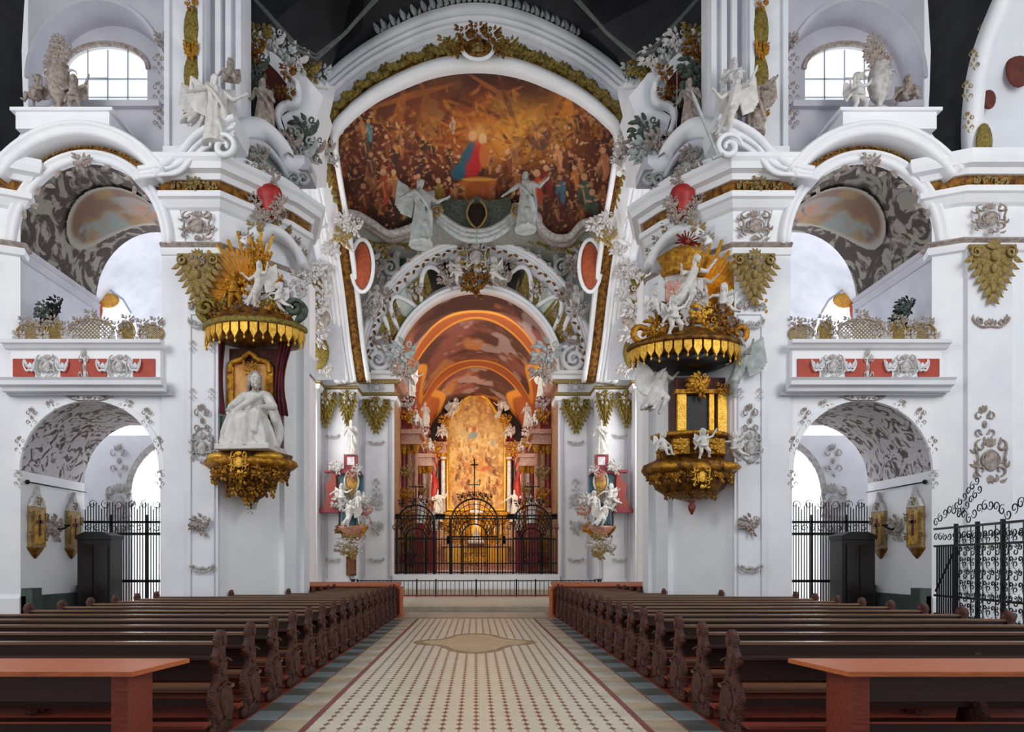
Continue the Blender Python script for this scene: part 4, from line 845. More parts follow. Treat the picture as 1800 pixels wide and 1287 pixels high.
# green fields, grey scallop frames under the fresco
for s in (-1, 1):
    def pan(pts, Y, m_, name, d=.1): return MB(s).prism([(X_(a, Y), Z_(b, Y)) for a, b in pts], Y, Y+d).build(name, m_, SPW)
    pan([(977, 472), (975, 446), (930, 436), (905, 412), (893, 408), (882, 428), (925, 440), (960, 462)], 34.9, 'green', 'green_field')
    for a in ([(976, 478), (975, 442), (940, 438), (912, 420), (900, 402), (880, 418), (860, 428), (837, 432)], [(985, 482), (992, 470), (980, 455), (976, 440)], [(1010, 520), (1000, 490), (1010, 465), (1022, 445)]):
        q = MB(s); q.sweep(smoothpath([at(x, y, 34.6) for x, y in a], 5), [(-.16, -.1), (0, -.22), (.16, -.1), (.16, .3), (-.16, .3)]); q.build('scalloped_frame', 'stucco_pale', SPW, True)
    q = MB(s); q.scroll(at(988, 472, 34.3), .5, 0, 1.7, .12, .2, n=28, shrink=.1); q.build('volute', 'statue_grey', SPW, True)
    for (x, y, sc, mm) in ((1000, 430, 1.6, 'gold_pale'), (1030, 420, 1.6, 'gold_green'), (1020, 450, 1.4, 'stucco_pale'), (1010, 470, 1.2, 'stucco'), (1000, 520, 1.2, 'stucco'), (1022, 545, 1.2, 'stucco_pale'), (960, 425, 1.0, 'gold_green'), (930, 415, .9, 'gold_pale')):
        deco('cluster2', mm, SPW, (s*X_(x, 34), 34, Z_(y, 34)), sc)
    # choir piers
nm2 = {-1: 'left', 1: 'right'}
for s, nm in SIDES:
    P2 = [(4.2, 58), (4.2, 35), (6.0, 35), (6.0, 33.7), (7.6, 33.7), (7.6, 32.6), (9.1, 32.6), (9.1, 31.6), (9.6, 31.6), (9.6, 28.05), (6.6, 28.05)]
    q = MB(s); extr(q, P2[1:], .18, 12); q.add([(9.6, 28.05, 12), (9.6, 35.2, 12), (9.6, 35.2, 19), (9.6, 28.05, 19)], [(0, 1, 2, 3)]); CP = struct(q.build('wall_choir_pier_'+nm, 'plaster'))
    path = [(x, y, 0) for x, y in P2[:9]]
    path[0] = (4.2, 36.5, 0)
    for z, prof, name, m_ in ((0, [(0, 10.05), (.12, 10.1), (.18, 10.3), (0, 10.35)], 'architrave', 'plaster_white'), (0, [(0, 10.35), (.18, 10.35), (.24, 10.42), (.16, 10.5), (0, 10.5)], 'gilt_moulding', 'gold_pale'),
                              (0, [(0, 10.95), (.15, 10.98), (.2, 11.12), (0, 11.12)], 'gilt_moulding', 'gold_pale'), (0, [(0, 11.12), (.3, 11.15), (.36, 11.3), (.55, 11.35), (.6, 11.5), (0, 11.55)], 'cornice', 'plaster_white'),
                              (0, [(0, .18), (.12, .18), (.12, .55), (0, .6)], 'stone_plinth', 'plaster_shade')):
        MB(s).sweep(path, prof, (0, 0, 1)).build(name, m_, CP)
    q = MB(s)
    for x0, x1, y in ((4.5, 5.7, 35), (6.25, 7.35, 33.7), (7.85, 8.9, 32.6)):
        for xx in (x0, x1): q.tube([(xx, y-.01, 1), (xx, y-.01, 9.2)], .035, 5)
        q.box(x0-.16, x0-.08, y-.06, y, .2, 10); q.box(x1+.08, x1+.16, y-.06, y, .2, 10)
    q.build('panel_moulding', 'plaster_grey', CP)
    for x, y, sc in ((5.1, 34.9, 1.15), (7.35, 33.5, .8), (8.3, 32.4, .85), (8.95, 32.4, .85), (6.3, 33.5, .7)):
        deco('capital', 'gold_green', CP, (s*x, y, 9.3), (sc, 1.5, 1.15)); deco('cluster', 'stucco_pale', CP, (s*x, y-.1, 9.9), .9)
    deco('cartouche', 'plaster_grey', CP, (s*5.1, 34.9, 10.75), (.8, 1, .5))
    for x, y in ((5.1, 34.93), (8.35, 32.53)):
        for z, k_, sc in ((7.9, 'garland', .8), (5.7, 'drop', .9), (4.9, 'cartouche', .7), (3.6, 'cluster', .9), (1.9, 'garland', .8)): deco(k_, 'stucco_pale', CP, (s*x, y, z), sc)
    for x, y in ((7.1, 33.63),):
        for z, k_, sc in ((8.0, 'garland', .7), (1.9, 'garland', .7)): deco(k_, 'stucco_pale', CP, (s*x, y, z), sc)
    # gold painted oval fields and stucco high beside the pier
    for (x, y, Y, w_, h_, mm) in ((1130, 510, 30.3, .6, .95, 'gold_green'), (1118, 620, 30.9, .6, .8, 'gold_green'), (1128, 560, 30.3, .9, .6, 'stucco')):
        q = MB(s); q.ell(at(x, y, Y), (w_, .12, h_), 14, 8); q.build('gilded_field', mm, CP, True)
    for (x, y, Y, sc) in ((1105, 520, 30.2, 1.2), (1118, 545, 30, 1.4), (1112, 590, 30.4, 1.3), (1130, 640, 30.2, 1.1), (1100, 480, 30.2, 1.1), (1098, 650, 31, .8), (1120, 480, 30, 1.1)): deco('cluster2', 'stucco_pale', CP, (s*X_(x, Y), Y, Z_(y, Y)), sc)
    q = MB(s); q.add([at(1088, 420, 31.2), at(1180, 420, 30.2), at(1180, 668, 30.2), at(1066, 668, 32.2)], [(0, 1, 2, 3)]); q.build('crossing_wall', 'plaster_shade', CP)
    q = MB(s); q.box(X_(1137, 21.3), X_(1137, 21.3)+.5, 21.2, 21.4, 0, 6.2); q.build('gap_shade_strip', 'black', CP)  # black box paints the shade in the gap between pier and wall

# choir interior
q = MB(); q.box(-4.25, 4.25, 34.7, 62, .15, 1.2); struct(q.build('floor_choir', 'plaster'))
for s, nm in SIDES:
    q = MB(s); extr(q, [(4.2, 35), (4.2, 58.5)], 1.2, 11.4); CW = struct(q.build('wall_choir_'+nm, 'marble_warm'))
    MB(s).sweep([(4.2, 35.3, 0), (4.2, 58.5, 0)], [(0, 10.9), (-.2, 11.0), (-.4, 11.3), (-.4, 11.45), (0, 11.5)], (0, 0, 1)).build('cornice', 'marble_pink', CW)
c = Canvas(220, 300, 'a9582a')   # barrel fresco: u across the vault, v along it from the front to the altar
na = fbm(220, 300, 5, 3); nb = fbm(220, 300, 9, 8)
U = (c.X/219-.5)*2; V = c.Y/299
c.blend(np.clip((na-.5)*3, 0, .6), 'c8682a'); 
def field(v0, v1, uw, seed, lower=0):
    global c
    edge0 = v0-.035*np.cos(U*pi*1.5); edge1 = v1-.02*np.cos(U*pi*1.5)+.03*np.cos(U*9)*.3; wv = uw*(1+.12*np.cos((V-v0)/(v1-v0)*2*pi))
    ins = np.minimum(np.minimum(V-edge0, edge1-V)*6, (wv-np.abs(U)))
    c.blend(np.clip((ins+.10)*30, 0, 1), 'e0983a'); c.blend(np.clip((ins+.075)*40, 0, 1)*np.clip((.055-ins)*40, 0, 1)*.0+np.clip((ins)*40, 0, 1), '54302a')
    m = np.clip(ins*40, 0, 1); c.blend(m*np.clip((fbm(220, 300, 7, seed)-.45)*6, 0, 1), '8a5048'); c.blend(m*np.clip((fbm(220, 300, 6, seed+4)-.56)*8, 0, 1), 'b57a48'); c.blend(m*np.clip((fbm(220, 300, 11, seed+7)-.62)*9, 0, .8), 'a89494')
field(-.2, .12, 1.2, 21); field(.2, .52, .62, 31); field(.62, .98, .45, 41)
painted('ceiling_choir', c, lambda u, v: (4.2*np.sin((u-.5)*pi), 35.4+v*23, 11.4+4.4*np.cos((u-.5)*pi)), material='fresco'); struct(bpy.data.objects['ceiling_choir'])
q = MB(); arch_wall(q, -4.3, 4.3, 1.2, 16.2, 58.5, 0, .01, 14); struct(q.build('wall_back', 'red_brown'))
# ------------------------------------------------------------------ great fresco over the choir arch (generic crowd scene)
rp = random.Random(5)
cv = Canvas(505, 330, '35180f'); n1 = fbm(505, 330, 6, 2); n2 = fbm(505, 330, 12, 14)
cv.blend(np.clip((n1-.48)*4, 0, .7), '5a2c1a'); cv.blend(np.clip((.42-n2)*5, 0, .8), '20100d')
for g in ((255, 135, 95, 60, 'b8561e', .9), (300, 150, 60, 40, 'd98a2c', .9), (410, 90, 30, 45, 'd07c28', .9), (350, 130, 55, 30, 'd89a36', .8), (160, 100, 50, 45, '8a4420', .6), (330, 110, 40, 30, 'e0a040', .5), (80, 160, 90, 60, '7a3a20', .6), (440, 200, 60, 70, '7a3a1e', .6)): cv.glow(*g)
cv.blend(np.clip((n2-.56)*6, 0, .5)*np.exp(-((cv.X-280)/150)**2-((cv.Y-130)/70)**2), 'f0b858')
for a in ((60, 90, 210, 45, 5), (180, 130, 235, 30, 4), (235, 30, 330, 90, 4), (200, 70, 300, 110, 4), (220, 110, 310, 60, 4), (240, 90, 330, 50, 3), (160, 60, 150, 150, 8), (120, 60, 100, 150, 9), (380, 120, 410, 50, 4), (410, 50, 440, 140, 5), (290, 50, 320, 130, 4), (330, 150, 400, 80, 3)): cv.line(*a, rp.choice(('6a341c', '4a2415', 'a45c28')), .7)
for k in range(2200):
    x = rp.uniform(3, 501); y = rp.uniform(70, 318); d = abs(x-252)/252
    if y < 150-75*d or ((x-252)/40)**2+((y-180)/50)**2 < 1: continue
    cv.blob(x, y, rp.uniform(1.5, 6), rp.uniform(1, 3), rp.uniform(0, 3.1), rp.choice(('c98a5a', '8a4a2a', '5a2a1a', '3a1a12', 'd8a070', 'a05a30', '6a2a1e', '2a1410', '7a3c22', 'b8744a', 'e0b080', '4a3028')), rp.uniform(.35, .85))
for k in range(190):
    x = rp.uniform(8, 497); d = abs(x-252)/252; y = rp.uniform(90+60*(1-d), 285); 
    if ((x-252)/90)**2+((y-120)/60)**2 < 1: continue
    cv.person(x, y, rp.uniform(22, 46), rp.choice(('7a3c22', '9a5a30', '4a2418', 'a8683c', '6a2f1e', 'b27a4a', '8a2a1e', '3a2a22', '5c4638')), rp.choice(('c98a5a', 'b5764c', 'd9a070')), rp)
for x, y, h_, col in ((58, 130, 40, '4a8a94'), (85, 230, 62, 'b4482e'), (100, 225, 50, 'c07a4a'), (330, 240, 60, 'b23a2c'), (352, 235, 70, 'c44a3c'), (370, 220, 56, '8a1e24'), (395, 235, 50, '3f7f98'), (420, 215, 44, 'c4702e'), (350, 270, 40, '4a6ab0'), (436, 240, 66, '3d6150'), (450, 265, 60, '3a5a4c'), (180, 240, 50, '9a7a34'), (300, 190, 55, '8a4a24'), (285, 220, 46, '6a3018'), (140, 230, 40, '8a3a22'), (50, 250, 50, '6a2c1e'), (470, 190, 60, 'c47a52'), (390, 180, 50, 'd08a5c'), (205, 120, 30, 'd8c8b0')): cv.person(x, y, h_, col, 'd9a274', rp)
for k in range(500):
    x = rp.gauss(270, 110); y = rp.gauss(120, 32); cv.blob(x, y, rp.uniform(4, 14), rp.uniform(1.5, 4), rp.choice((-.6, .7, 1.2, 0))+rp.uniform(-.3, .3), rp.choice(('c8702a', 'a4501e', 'e09838', '7a3a1c', 'd8842c', '5a2a18')), rp.uniform(.15, .4))
cv.blob(248, 175, 9, 34, .1, 'c0282a'); cv.blob(240, 190, 16, 24, .2, 'b8242a'); cv.blob(228, 178, 8, 32, .45, '1f5866'); cv.blob(216, 205, 12, 14, .5, '1d5a6c'); cv.blob(240, 140, 7, 9, 0, 'd9a274'); cv.blob(258, 145, 7, 10, 0, 'e0b080'); cv.blob(260, 175, 8, 22, 0, 'c46a34'); cv.glow(250, 135, 14, 14, 'f0c070', .5)
cv.blob(250, 225, 32, 12, 0, 'b8632a'); cv.blob(250, 240, 22, 20, 0, 'a05220'); cv.line(222, 218, 280, 218, 3, 'd99a40'); 
cv.blend(np.clip(((cv.X-252)/270)**2+((cv.Y-190)/190)**2-.75, 0, .55), '1a0c0a'); cv.blend(np.clip((n2-.5)*3, 0, .35), '5a2a18')
out = [(595, 204), (640, 170), (690, 140), (760, 118), (840, 106), (930, 118), (1000, 148), (1045, 176), (1094, 210), (1094, 284), (1078, 334), (1072, 372), (1040, 388), (1022, 394), (1001, 416), (972, 416), (950, 398), (944, 386), (925, 384), (900, 380), (870, 375), (840, 372), (810, 375), (778, 380), (756, 386), (730, 398), (712, 404), (683, 410), (655, 392), (630, 378), (604, 372), (600, 327), (594, 284)]
def fr(u, v):
    px = 590+505*u; py = 102+322*v; Y = 23.0+10.5*np.clip((py-104)/316, 0, 1.05)**.8; return (px-837)*Y/1200, Y, 1.8+(989-py)*Y/1200
PX = 590+505*cv.X/504; PY = 102+322*cv.Y/329
FR = painted('ceiling_fresco', cv, fr, mask=in_poly(PX, PY, out), material='painting'); struct(FR)
# stone-coloured border between fresco and choir arch
def frp(x, y, d=.25):
    Y = 23.0+10.5*max(0, min(1.05, (y-104)/316))**.8-d; return at(x, y, Y)
bl = [(590, 320), (600, 345), (604, 372), (630, 380), (655, 394), (683, 412), (712, 406), (732, 396), (748, 376), (775, 366), (800, 392), (837, 404), (874, 392), (900, 366), (926, 372), (944, 382), (950, 400), (972, 418), (1001, 418), (1022, 396), (1042, 390), (1072, 374), (1080, 340)]
q = MB(); q.sweep(smoothpath([frp(*p) for p in bl], 5), [(-.1, -.15), (.08, -.28), (.2, -.1), (.2, .2), (-.1, .2)]); q.build('fresco_frame', 'stucco_pale', FR, True)
q = MB(); q.sweep(smoothpath([frp(x, y+9, .1) for x, y in bl], 5), [(-.12, -.1), (.1, -.2), (.14, .2), (-.12, .2)]); q.build('fresco_frame', 'stucco', FR, True)
q = MB(); lo = [frp(x, y+6, -.1) for x, y in bl]; hi = [at(x, max(y+45, 455), 34.95) for x, y in bl]; q.add(lo+hi, [(i, i+1, len(bl)+i+1, len(bl)+i) for i in range(len(bl)-1)]); q.build('spandrel_field', 'grey_stone', FR, True)
q = MB(); q.prism([(X_(a, 31.2), Z_(b, 31.2)) for a, b in ((781, 345), (797, 350), (825, 352), (838, 344), (852, 352), (880, 350), (897, 345), (900, 365), (880, 395), (838, 404), (800, 395), (778, 370))], 31.2, 31.5); q.build('cartouche_field', 'moss', FR)
q = MB(); q.prism([(X_(838, 31)+a, Z_(b, 31)) for a, b in ((0, 401), (-.36, 388), (-.44, 372), (-.3, 360), (0, 357), (.3, 360), (.44, 372), (.36, 388))], 31.0, 31.2); q.build('shield_field', 'black', FR)
for s in (-1, 1):
    q = MB(); x0 = 838; q.tube(smoothpath([at(x0+s*a, b, 30.9) for a, b in ((0, 402), (10, 393), (17, 378), (14, 362), (6, 352))], 4), [.05]*17, 6); q.scroll(at(x0+s*70, 374, 30.8), .3, 0, 1.5, .08, .2); q.build('shield_scroll', 'gold_pale', FR, True)
    q = MB(); 
    for dd in (0, 8, 16): q.tube(smoothpath([at(x0+s*a, b+dd, 30.8) for a, b in ((72, 372), (58, 382), (42, 394), (22, 404), (0, 407))], 4), .13, 6)
    q.build('scrolled_border', 'statue_grey', FR, True)
# white plaster statues on the fresco edge
figure('angel', 'statue_grey', 'stucco_statue', at(740, 428, 30.3), 1.62, .5, 'pale grey winged stucco statue at the lower left edge of the great fresco')
figure('saint_wide', 'statue_grey', 'stucco_statue', at(924, 402, 30.3), 1.45, -.2, 'pale grey standing stucco statue at the lower right edge of the great fresco')
# orange oval medallions at the foot of the great arch
for s, nm in SIDES:
    M_ = empty('oval_medallion', (s*X_(1037, 30.8), 30.8, Z_(468, 30.8)), 0, 'tall orange oval painting in white frame on the %s leg of the great arch' % nm, 'medallion')
    q = MB(); q.ell((0, 0, 0), (.42, .08, 1.05), 18, 10); q.build('painted_oval', 'orange_paint', M_, True)
    q = MB(); q.tube([(.5*cos(t), -.05, 1.18*sin(t)) for t in [2*pi*i/28 for i in range(28)]], .09, 6, closed=True); q.build('frame', 'plaster_white', M_, True)

# ------------------------------------------------------------------ high altar
AL = empty('high_altar', (0, 57, 1.2), 0, 'tall marble high altar with gold framed painting under a red arch at the far end', 'altar')
def al(mb, name, m_, smooth=False, par=None):
    o = mb.build(name, m_, par or AL, smooth)
    if par is None: o.location = (0, -57, -1.2)
    return o
KA = 57
def ax_(px): return X_(px, KA)
def az_(py): return Z_(py, KA)
q = MB(); q.prism([(x, z) for x, _, z in arcpts(0, 12.2, 3.95, 0, n=24)]+[(3.95, 9), (-3.95, 9)], 57.9, 58.2); al(q, 'red_arch', 'red')
for s in (-1, 1):
    q = MB(s); q.prism([(4.0*cos(a), 11.9+4.0*sin(a)) for a in np.linspace(.05, .9, 8)]+[(3.2*cos(a), 11.9+3.2*sin(a)) for a in np.linspace(.9, .0, 8)], 57.6, 57.9); al(q, 'dark_arch_panel', 'marble_black')
    for x, m_ in ((2.75, 'marble_white'), (3.25, 'marble_black'), (3.75, 'marble_white')):
        q = MB(s); q.lathe([(.3, 5.2), (.3, 5.4), (.21, 5.5), (.18, 10.3), (.3, 10.5), (.3, 10.8)], (x, 56.9-.25*(x > 3), 0), 14); co = al(q, 'column', m_, True)
        q = MB(s); q.lathe([(.2, 10.25), (.36, 10.75), (.36, 10.85)], (x, 56.9-.25*(x > 3), 0), 10); al(q, 'column_capital', 'gold', par=co)
    q = MB(s); q.box(2.45, 4.1, 56.3, 57.9, 10.85, 11.1); q.box(2.5, 4.0, 56.4, 57.9, 11.1, 11.5); q.box(2.35, 4.2, 56.2, 57.9, 11.5, 11.75); al(q, 'entablature', 'marble_pink')
    q = MB(s); q.box(2.4, 4.2, 56.2, 57.9, 1.2, 5.2); al(q, 'pedestal', 'marble_warm')
    q = MB(s); q.tube(smoothpath([(3.3, 56.1, 10.9), (3.5, 56, 9.5), (3.35, 55.9, 8), (3.7, 56, 6.2)], 5), [.15+.16*abs(sin(i*.45)) for i in range(16)], 8); al(q, 'red_drapery', 'red', True)
c = Canvas(110, 200, 'e0b46a'); a = fbm(110, 200, 5, 5); b = fbm(110, 200, 9, 15)
c.blend(np.clip((a-.45)*4, 0, .9), 'c07a30'); c.blend(np.clip((b-.55)*6, 0, .9), 'e6c074'); c.blend(np.clip((.4-a)*5, 0, .8), '9c6434'); c.glow(50, 75, 60, 35, 'f0d898', .6)
c.blend(np.clip((60-c.Y)/40, 0, .7)*np.clip((b-.38)*5, 0, 1), '9a5a38'); c.blend(np.clip((fbm(110, 200, 14, 61)-.52)*5, 0, .6), 'b87a44')
for k in range(500): c.blob(rp.uniform(0, 110), rp.uniform(0, 200), rp.uniform(1.5, 5), rp.uniform(1, 2.2), rp.uniform(0, 3), rp.choice(('e8c88a', 'c48a50', 'a86a3a', 'f0d8a4', '9a5a34', 'd8a868')), rp.uniform(.2, .6))
for k in range(46): c.person(rp.uniform(8, 102), rp.uniform(105, 190), rp.uniform(14, 24), rp.choice(('a86a34', 'c48844', '8a5228', 'b87c58', 'd8a860')), 'e0b080', rp)
for k in range(14): c.person(rp.uniform(15, 95), rp.uniform(50, 110), rp.uniform(10, 16), rp.choice(('c48844', 'a89a70', 'b87c48')), 'e0b080', rp)
c.person(50, 62, 24, 'c24a34'); c.blob(48, 70, 10, 6, -.3, '8aa09a'); c.blob(72, 128, 10, 3.5, -.3, 'c8603a'); c.blob(88, 82, 6, 7, 0, 'b8b4a0', .6)
pm = [(-2.35, 6.3), (2.35, 6.3), (2.35, 13.6), (2.2, 14.1), (1.6, 14.4), (1.3, 14.9), (.9, 15.5), (.4, 15.8), (0, 15.85), (-.4, 15.8), (-.9, 15.5), (-1.3, 14.9), (-1.6, 14.4), (-2.2, 14.1), (-2.35, 13.6)]
o = painted('altar_painting', c, lambda u, v: (-2.36+4.72*u, 57.5+0*u, 15.9-9.6*v), AL, in_poly(-2.36+4.72*c.X/109, 15.9-9.6*c.Y/199, pm)); o.location = (0, -57, -1.2)
q = MB(); q.sweep([(x, 57.4, z) for x, z in pm[::-1]], [(-.06, -.1), (.1, -.18), (.22, -.1), (.22, .2), (-.06, .2)], closed=True); al(q, 'gold_frame', 'gold_bright', True)
q = MB(); q.box(-2.6, 2.6, 55.2, 57.9, 1.2, 3.1); q.box(-2.8, 2.8, 55.0, 57.9, 3.1, 3.3); al(q, 'altar_table', 'marble_warm')
q = MB(); q.box(-2.2, 2.2, 55.6, 57.6, 3.3, 4.0); q.box(-3.2, 3.2, 56.4, 57.7, 4.0, 6.0); al(q, 'predella', 'gold')
q = MB(); q.lathe([(.7, 3.3), (.7, 4.4), (.55, 4.6), (.5, 5.4), (.65, 5.5), (.5, 5.9), (.2, 6.3), (.05, 6.7)], (0, 55.4, 0), 14); al(q, 'tabernacle', 'gold_bright', True)
q = MB(); q.box(-2.4, 2.4, 55.0, 55.06, 1.3, 3.0); al(q, 'altar_frontal', 'gold_bright')
for k in range(3): q = MB(); q.box(-2.9-.4*k, 2.9+.4*k, 54.6-.5*k, 55.2-.5*k, 1.2, 1.75-.18*k); al(q, 'altar_step', 'marble_pink')
for k in range(8):
    o = deco('cluster2', 'gold', AL, ((-2.8+.8*k), 56.2-57, rp.uniform(2.9, 4.3)), 1.2, name='gilded_carving')
for s in (-1, 1):
    for sc, x, z in ((1.5, 3.3, 11.2), (1.2, 2.5, 13.5)): deco('cluster2', 'gold', AL, (s*x, -1.0, z-1.2), sc, name='gilded_carving')
AG = 'figures on the high altar'
figure('fly', 'statue', 'angel_statue', (-1.95, 56.7, 13.6), 1.15, .3, 'white angel flying at the upper left of the gold framed altar painting', group=AG)
figure('fly', 'statue', 'angel_statue', (2.1, 56.7, 13.6), 1.15, -.5, 'white angel flying at the upper right of the gold framed altar painting', group=AG)
figure('putto_sit', 'statue', 'putto_statue', (-2.75, 56.5, 11.75), 1.6, .3, 'white putto seated on the left altar entablature beside the painting', group=AG)
figure('putto_sit', 'statue', 'putto_statue', (2.75, 56.5, 11.75), 1.6, -.3, 'white putto seated on the right altar entablature beside the painting', group=AG)
figure('saint', 'statue', 'saint_statue', (-3.2, 55.9, 5.2), 1.5, .2, 'cream standing saint before the left columns of the high altar', group=AG)
figure('saint_wide', 'statue', 'saint_statue', (3.2, 55.9, 5.2), 1.5, -.2, 'cream standing saint before the right columns of the high altar', group=AG)
CR = empty('crucifix', (0, 54.6, 3.3), 0, 'white crucifix standing on the high altar before the gilded tabernacle', 'crucifix')
MB().box(-.09, .09, -.05, .05, .6, 3.4).box(-.55, .55, -.06, .06, 2.5, 2.68).build('cross', 'statue', CR); MB().lathe([(.75, 0), (.7, .25), (.35, .5), (.2, .9), (.05, 1.0)], (0, 0, 0), 14).build('base', 'statue', CR, True)
for k, x in enumerate((-2.0, -1.5, -1.0, 1.0, 1.5, 2.0)):
    K = empty('altar_candlestick', (x, 55.3, 3.3), 0, 'gilded candlestick with white candle on the high altar, %s of six from the left' % ORD[k], 'candlestick', 'six altar candlesticks')
    MB().lathe([(.16, 0), (.14, .06), (.04, .15), (.07, .3), (.03, .45), (.05, .7), (.11, .78), (.1, .82)], n=10).build('stick', 'gold_bright', K, True); MB().lathe([(.035, .8), (.035, 1.5), (.005, 1.53)], n=8).build('candle', 'candle', K)
# marble side altars lining the choir, two storeys with columns and figures
for s, nm in SIDES:
    for j, (Y, xi, wd) in enumerate(((38.5, 3.25, 'front'), (47, 3.05, 'rear'))):
        T = empty('choir_side_altar', (s*3.7, Y, 1.2), 0, 'two storey reddish marble altar with gilding on the %s choir wall, %s of two' % (nm, 'nearer' if j == 0 else 'farther'), 'altar')
        def tl(mb, name, m_, sm=False): o = mb.build(name, m_, T, sm); o.location = (-s*3.7, -Y, -1.2); return o
        tl(MB(s).box(xi, 4.18, Y-.5, Y+2.6, 1.2, 4.6).box(xi-.1, 4.18, Y-.6, Y+2.6, 4.6, 4.85), 'pedestal', 'marble_warm')
        for cx_, m_ in ((xi+.15, 'marble_pink'), (xi+.52, 'marble_white' if j else 'marble_warm'), (xi+.82, 'marble_red')):
            co = tl(MB(s).lathe([(.2, 4.85), (.2, 5.0), (.14, 5.1), (.12, 8.0), (.2, 8.2), (.2, 8.35)], (cx_, Y-.25+.2*(cx_ > xi+.3), 0), 12), 'column', m_, True)
            cc_ = MB(s).lathe([(.13, 7.9), (.24, 8.3), (.24, 8.38)], (cx_, Y-.25+.2*(cx_ > xi+.3), 0), 10).build('column_capital', 'gold', co)
        tl(MB(s).box(xi+.25, 4.18, Y+.2, Y+2.6, 4.85, 8.4), 'back_wall', 'marble_pink')
        tl(MB(s).box(xi-.15, 4.18, Y-.6, Y+2.4, 8.38, 8.6).box(xi-.05, 4.18, Y-.5, Y+2.4, 8.6, 8.95).box(xi-.25, 4.18, Y-.7, Y+2.4, 8.95, 9.2), 'entablature', 'marble_pink')
        tl(MB(s).box(xi+.35, 4.18, Y-.1, Y+1.5, 9.2, 10.9).box(xi+.2, 4.18, Y-.25, Y+1.6, 10.9, 11.15), 'attic', 'marble_red')
        q = MB(s); q.tube(smoothpath([(xi-.1, Y-.5, 9.3), (xi+.1, Y-.5, 9.8), (xi+.4, Y-.4, 9.9), (xi+.5, Y-.4, 10.6)], 4), .12, 7); q.scroll((xi+.1, Y-.5, 9.5), .2, 0, 1.3, .06, .2); tl(q, 'volute', 'marble_pink', True)
        for z, mm in ((3.0, 'gold'), (5.6, 'gold'), (6.8, 'gold_pale'), (9.9, 'gold'), (10.6, 'stucco_pale'), (2.0, 'marble_red'), (4.3, 'gold')):
            deco('cluster2', mm, T, (s*(xi+.5-3.7), -.75, z-1.2), .95, name='gilded_carving')
        FG = 'figures on the choir side altars'
        figure('saint_fold' if j else 'angel', 'statue', 'saint_statue', (s*(xi+.45), Y-.1, 11.15), .95, -s*.4, 'white figure crowning the %s %s choir side altar' % ('farther' if j else 'nearer', nm), group=FG)
        figure('putto_sit', 'statue', 'putto_statue', (s*(xi+.1), Y-.5, 9.2), 1.1, -s*.5, 'small white putto on the entablature of the %s %s choir side altar' % ('farther' if j else 'nearer', nm), group=FG)
        figure('saint', 'statue', 'saint_statue', (s*(xi+.0), Y-.85, 4.85) if False else (s*(xi-.2), Y-.9, 4.0), .85, -s*.4, 'pale saint before the columns of the %s %s choir side altar' % ('farther' if j else 'nearer', nm), group=FG)
        tl(MB(s).box(xi-.4, xi+.1, Y-1.1, Y-.6, 1.2, 4.0), 'statue_pedestal', 'marble_red')
    deco('cluster2', 'statue_grey', bpy.data.objects['wall_choir_pier_'+nm], (s*X_(965, 34), 34, Z_(622, 34)), 1.8)
    deco('cluster2', 'stucco', bpy.data.objects['wall_choir_pier_'+nm], (s*X_(958, 34), 34, Z_(650, 34)), 1.6)
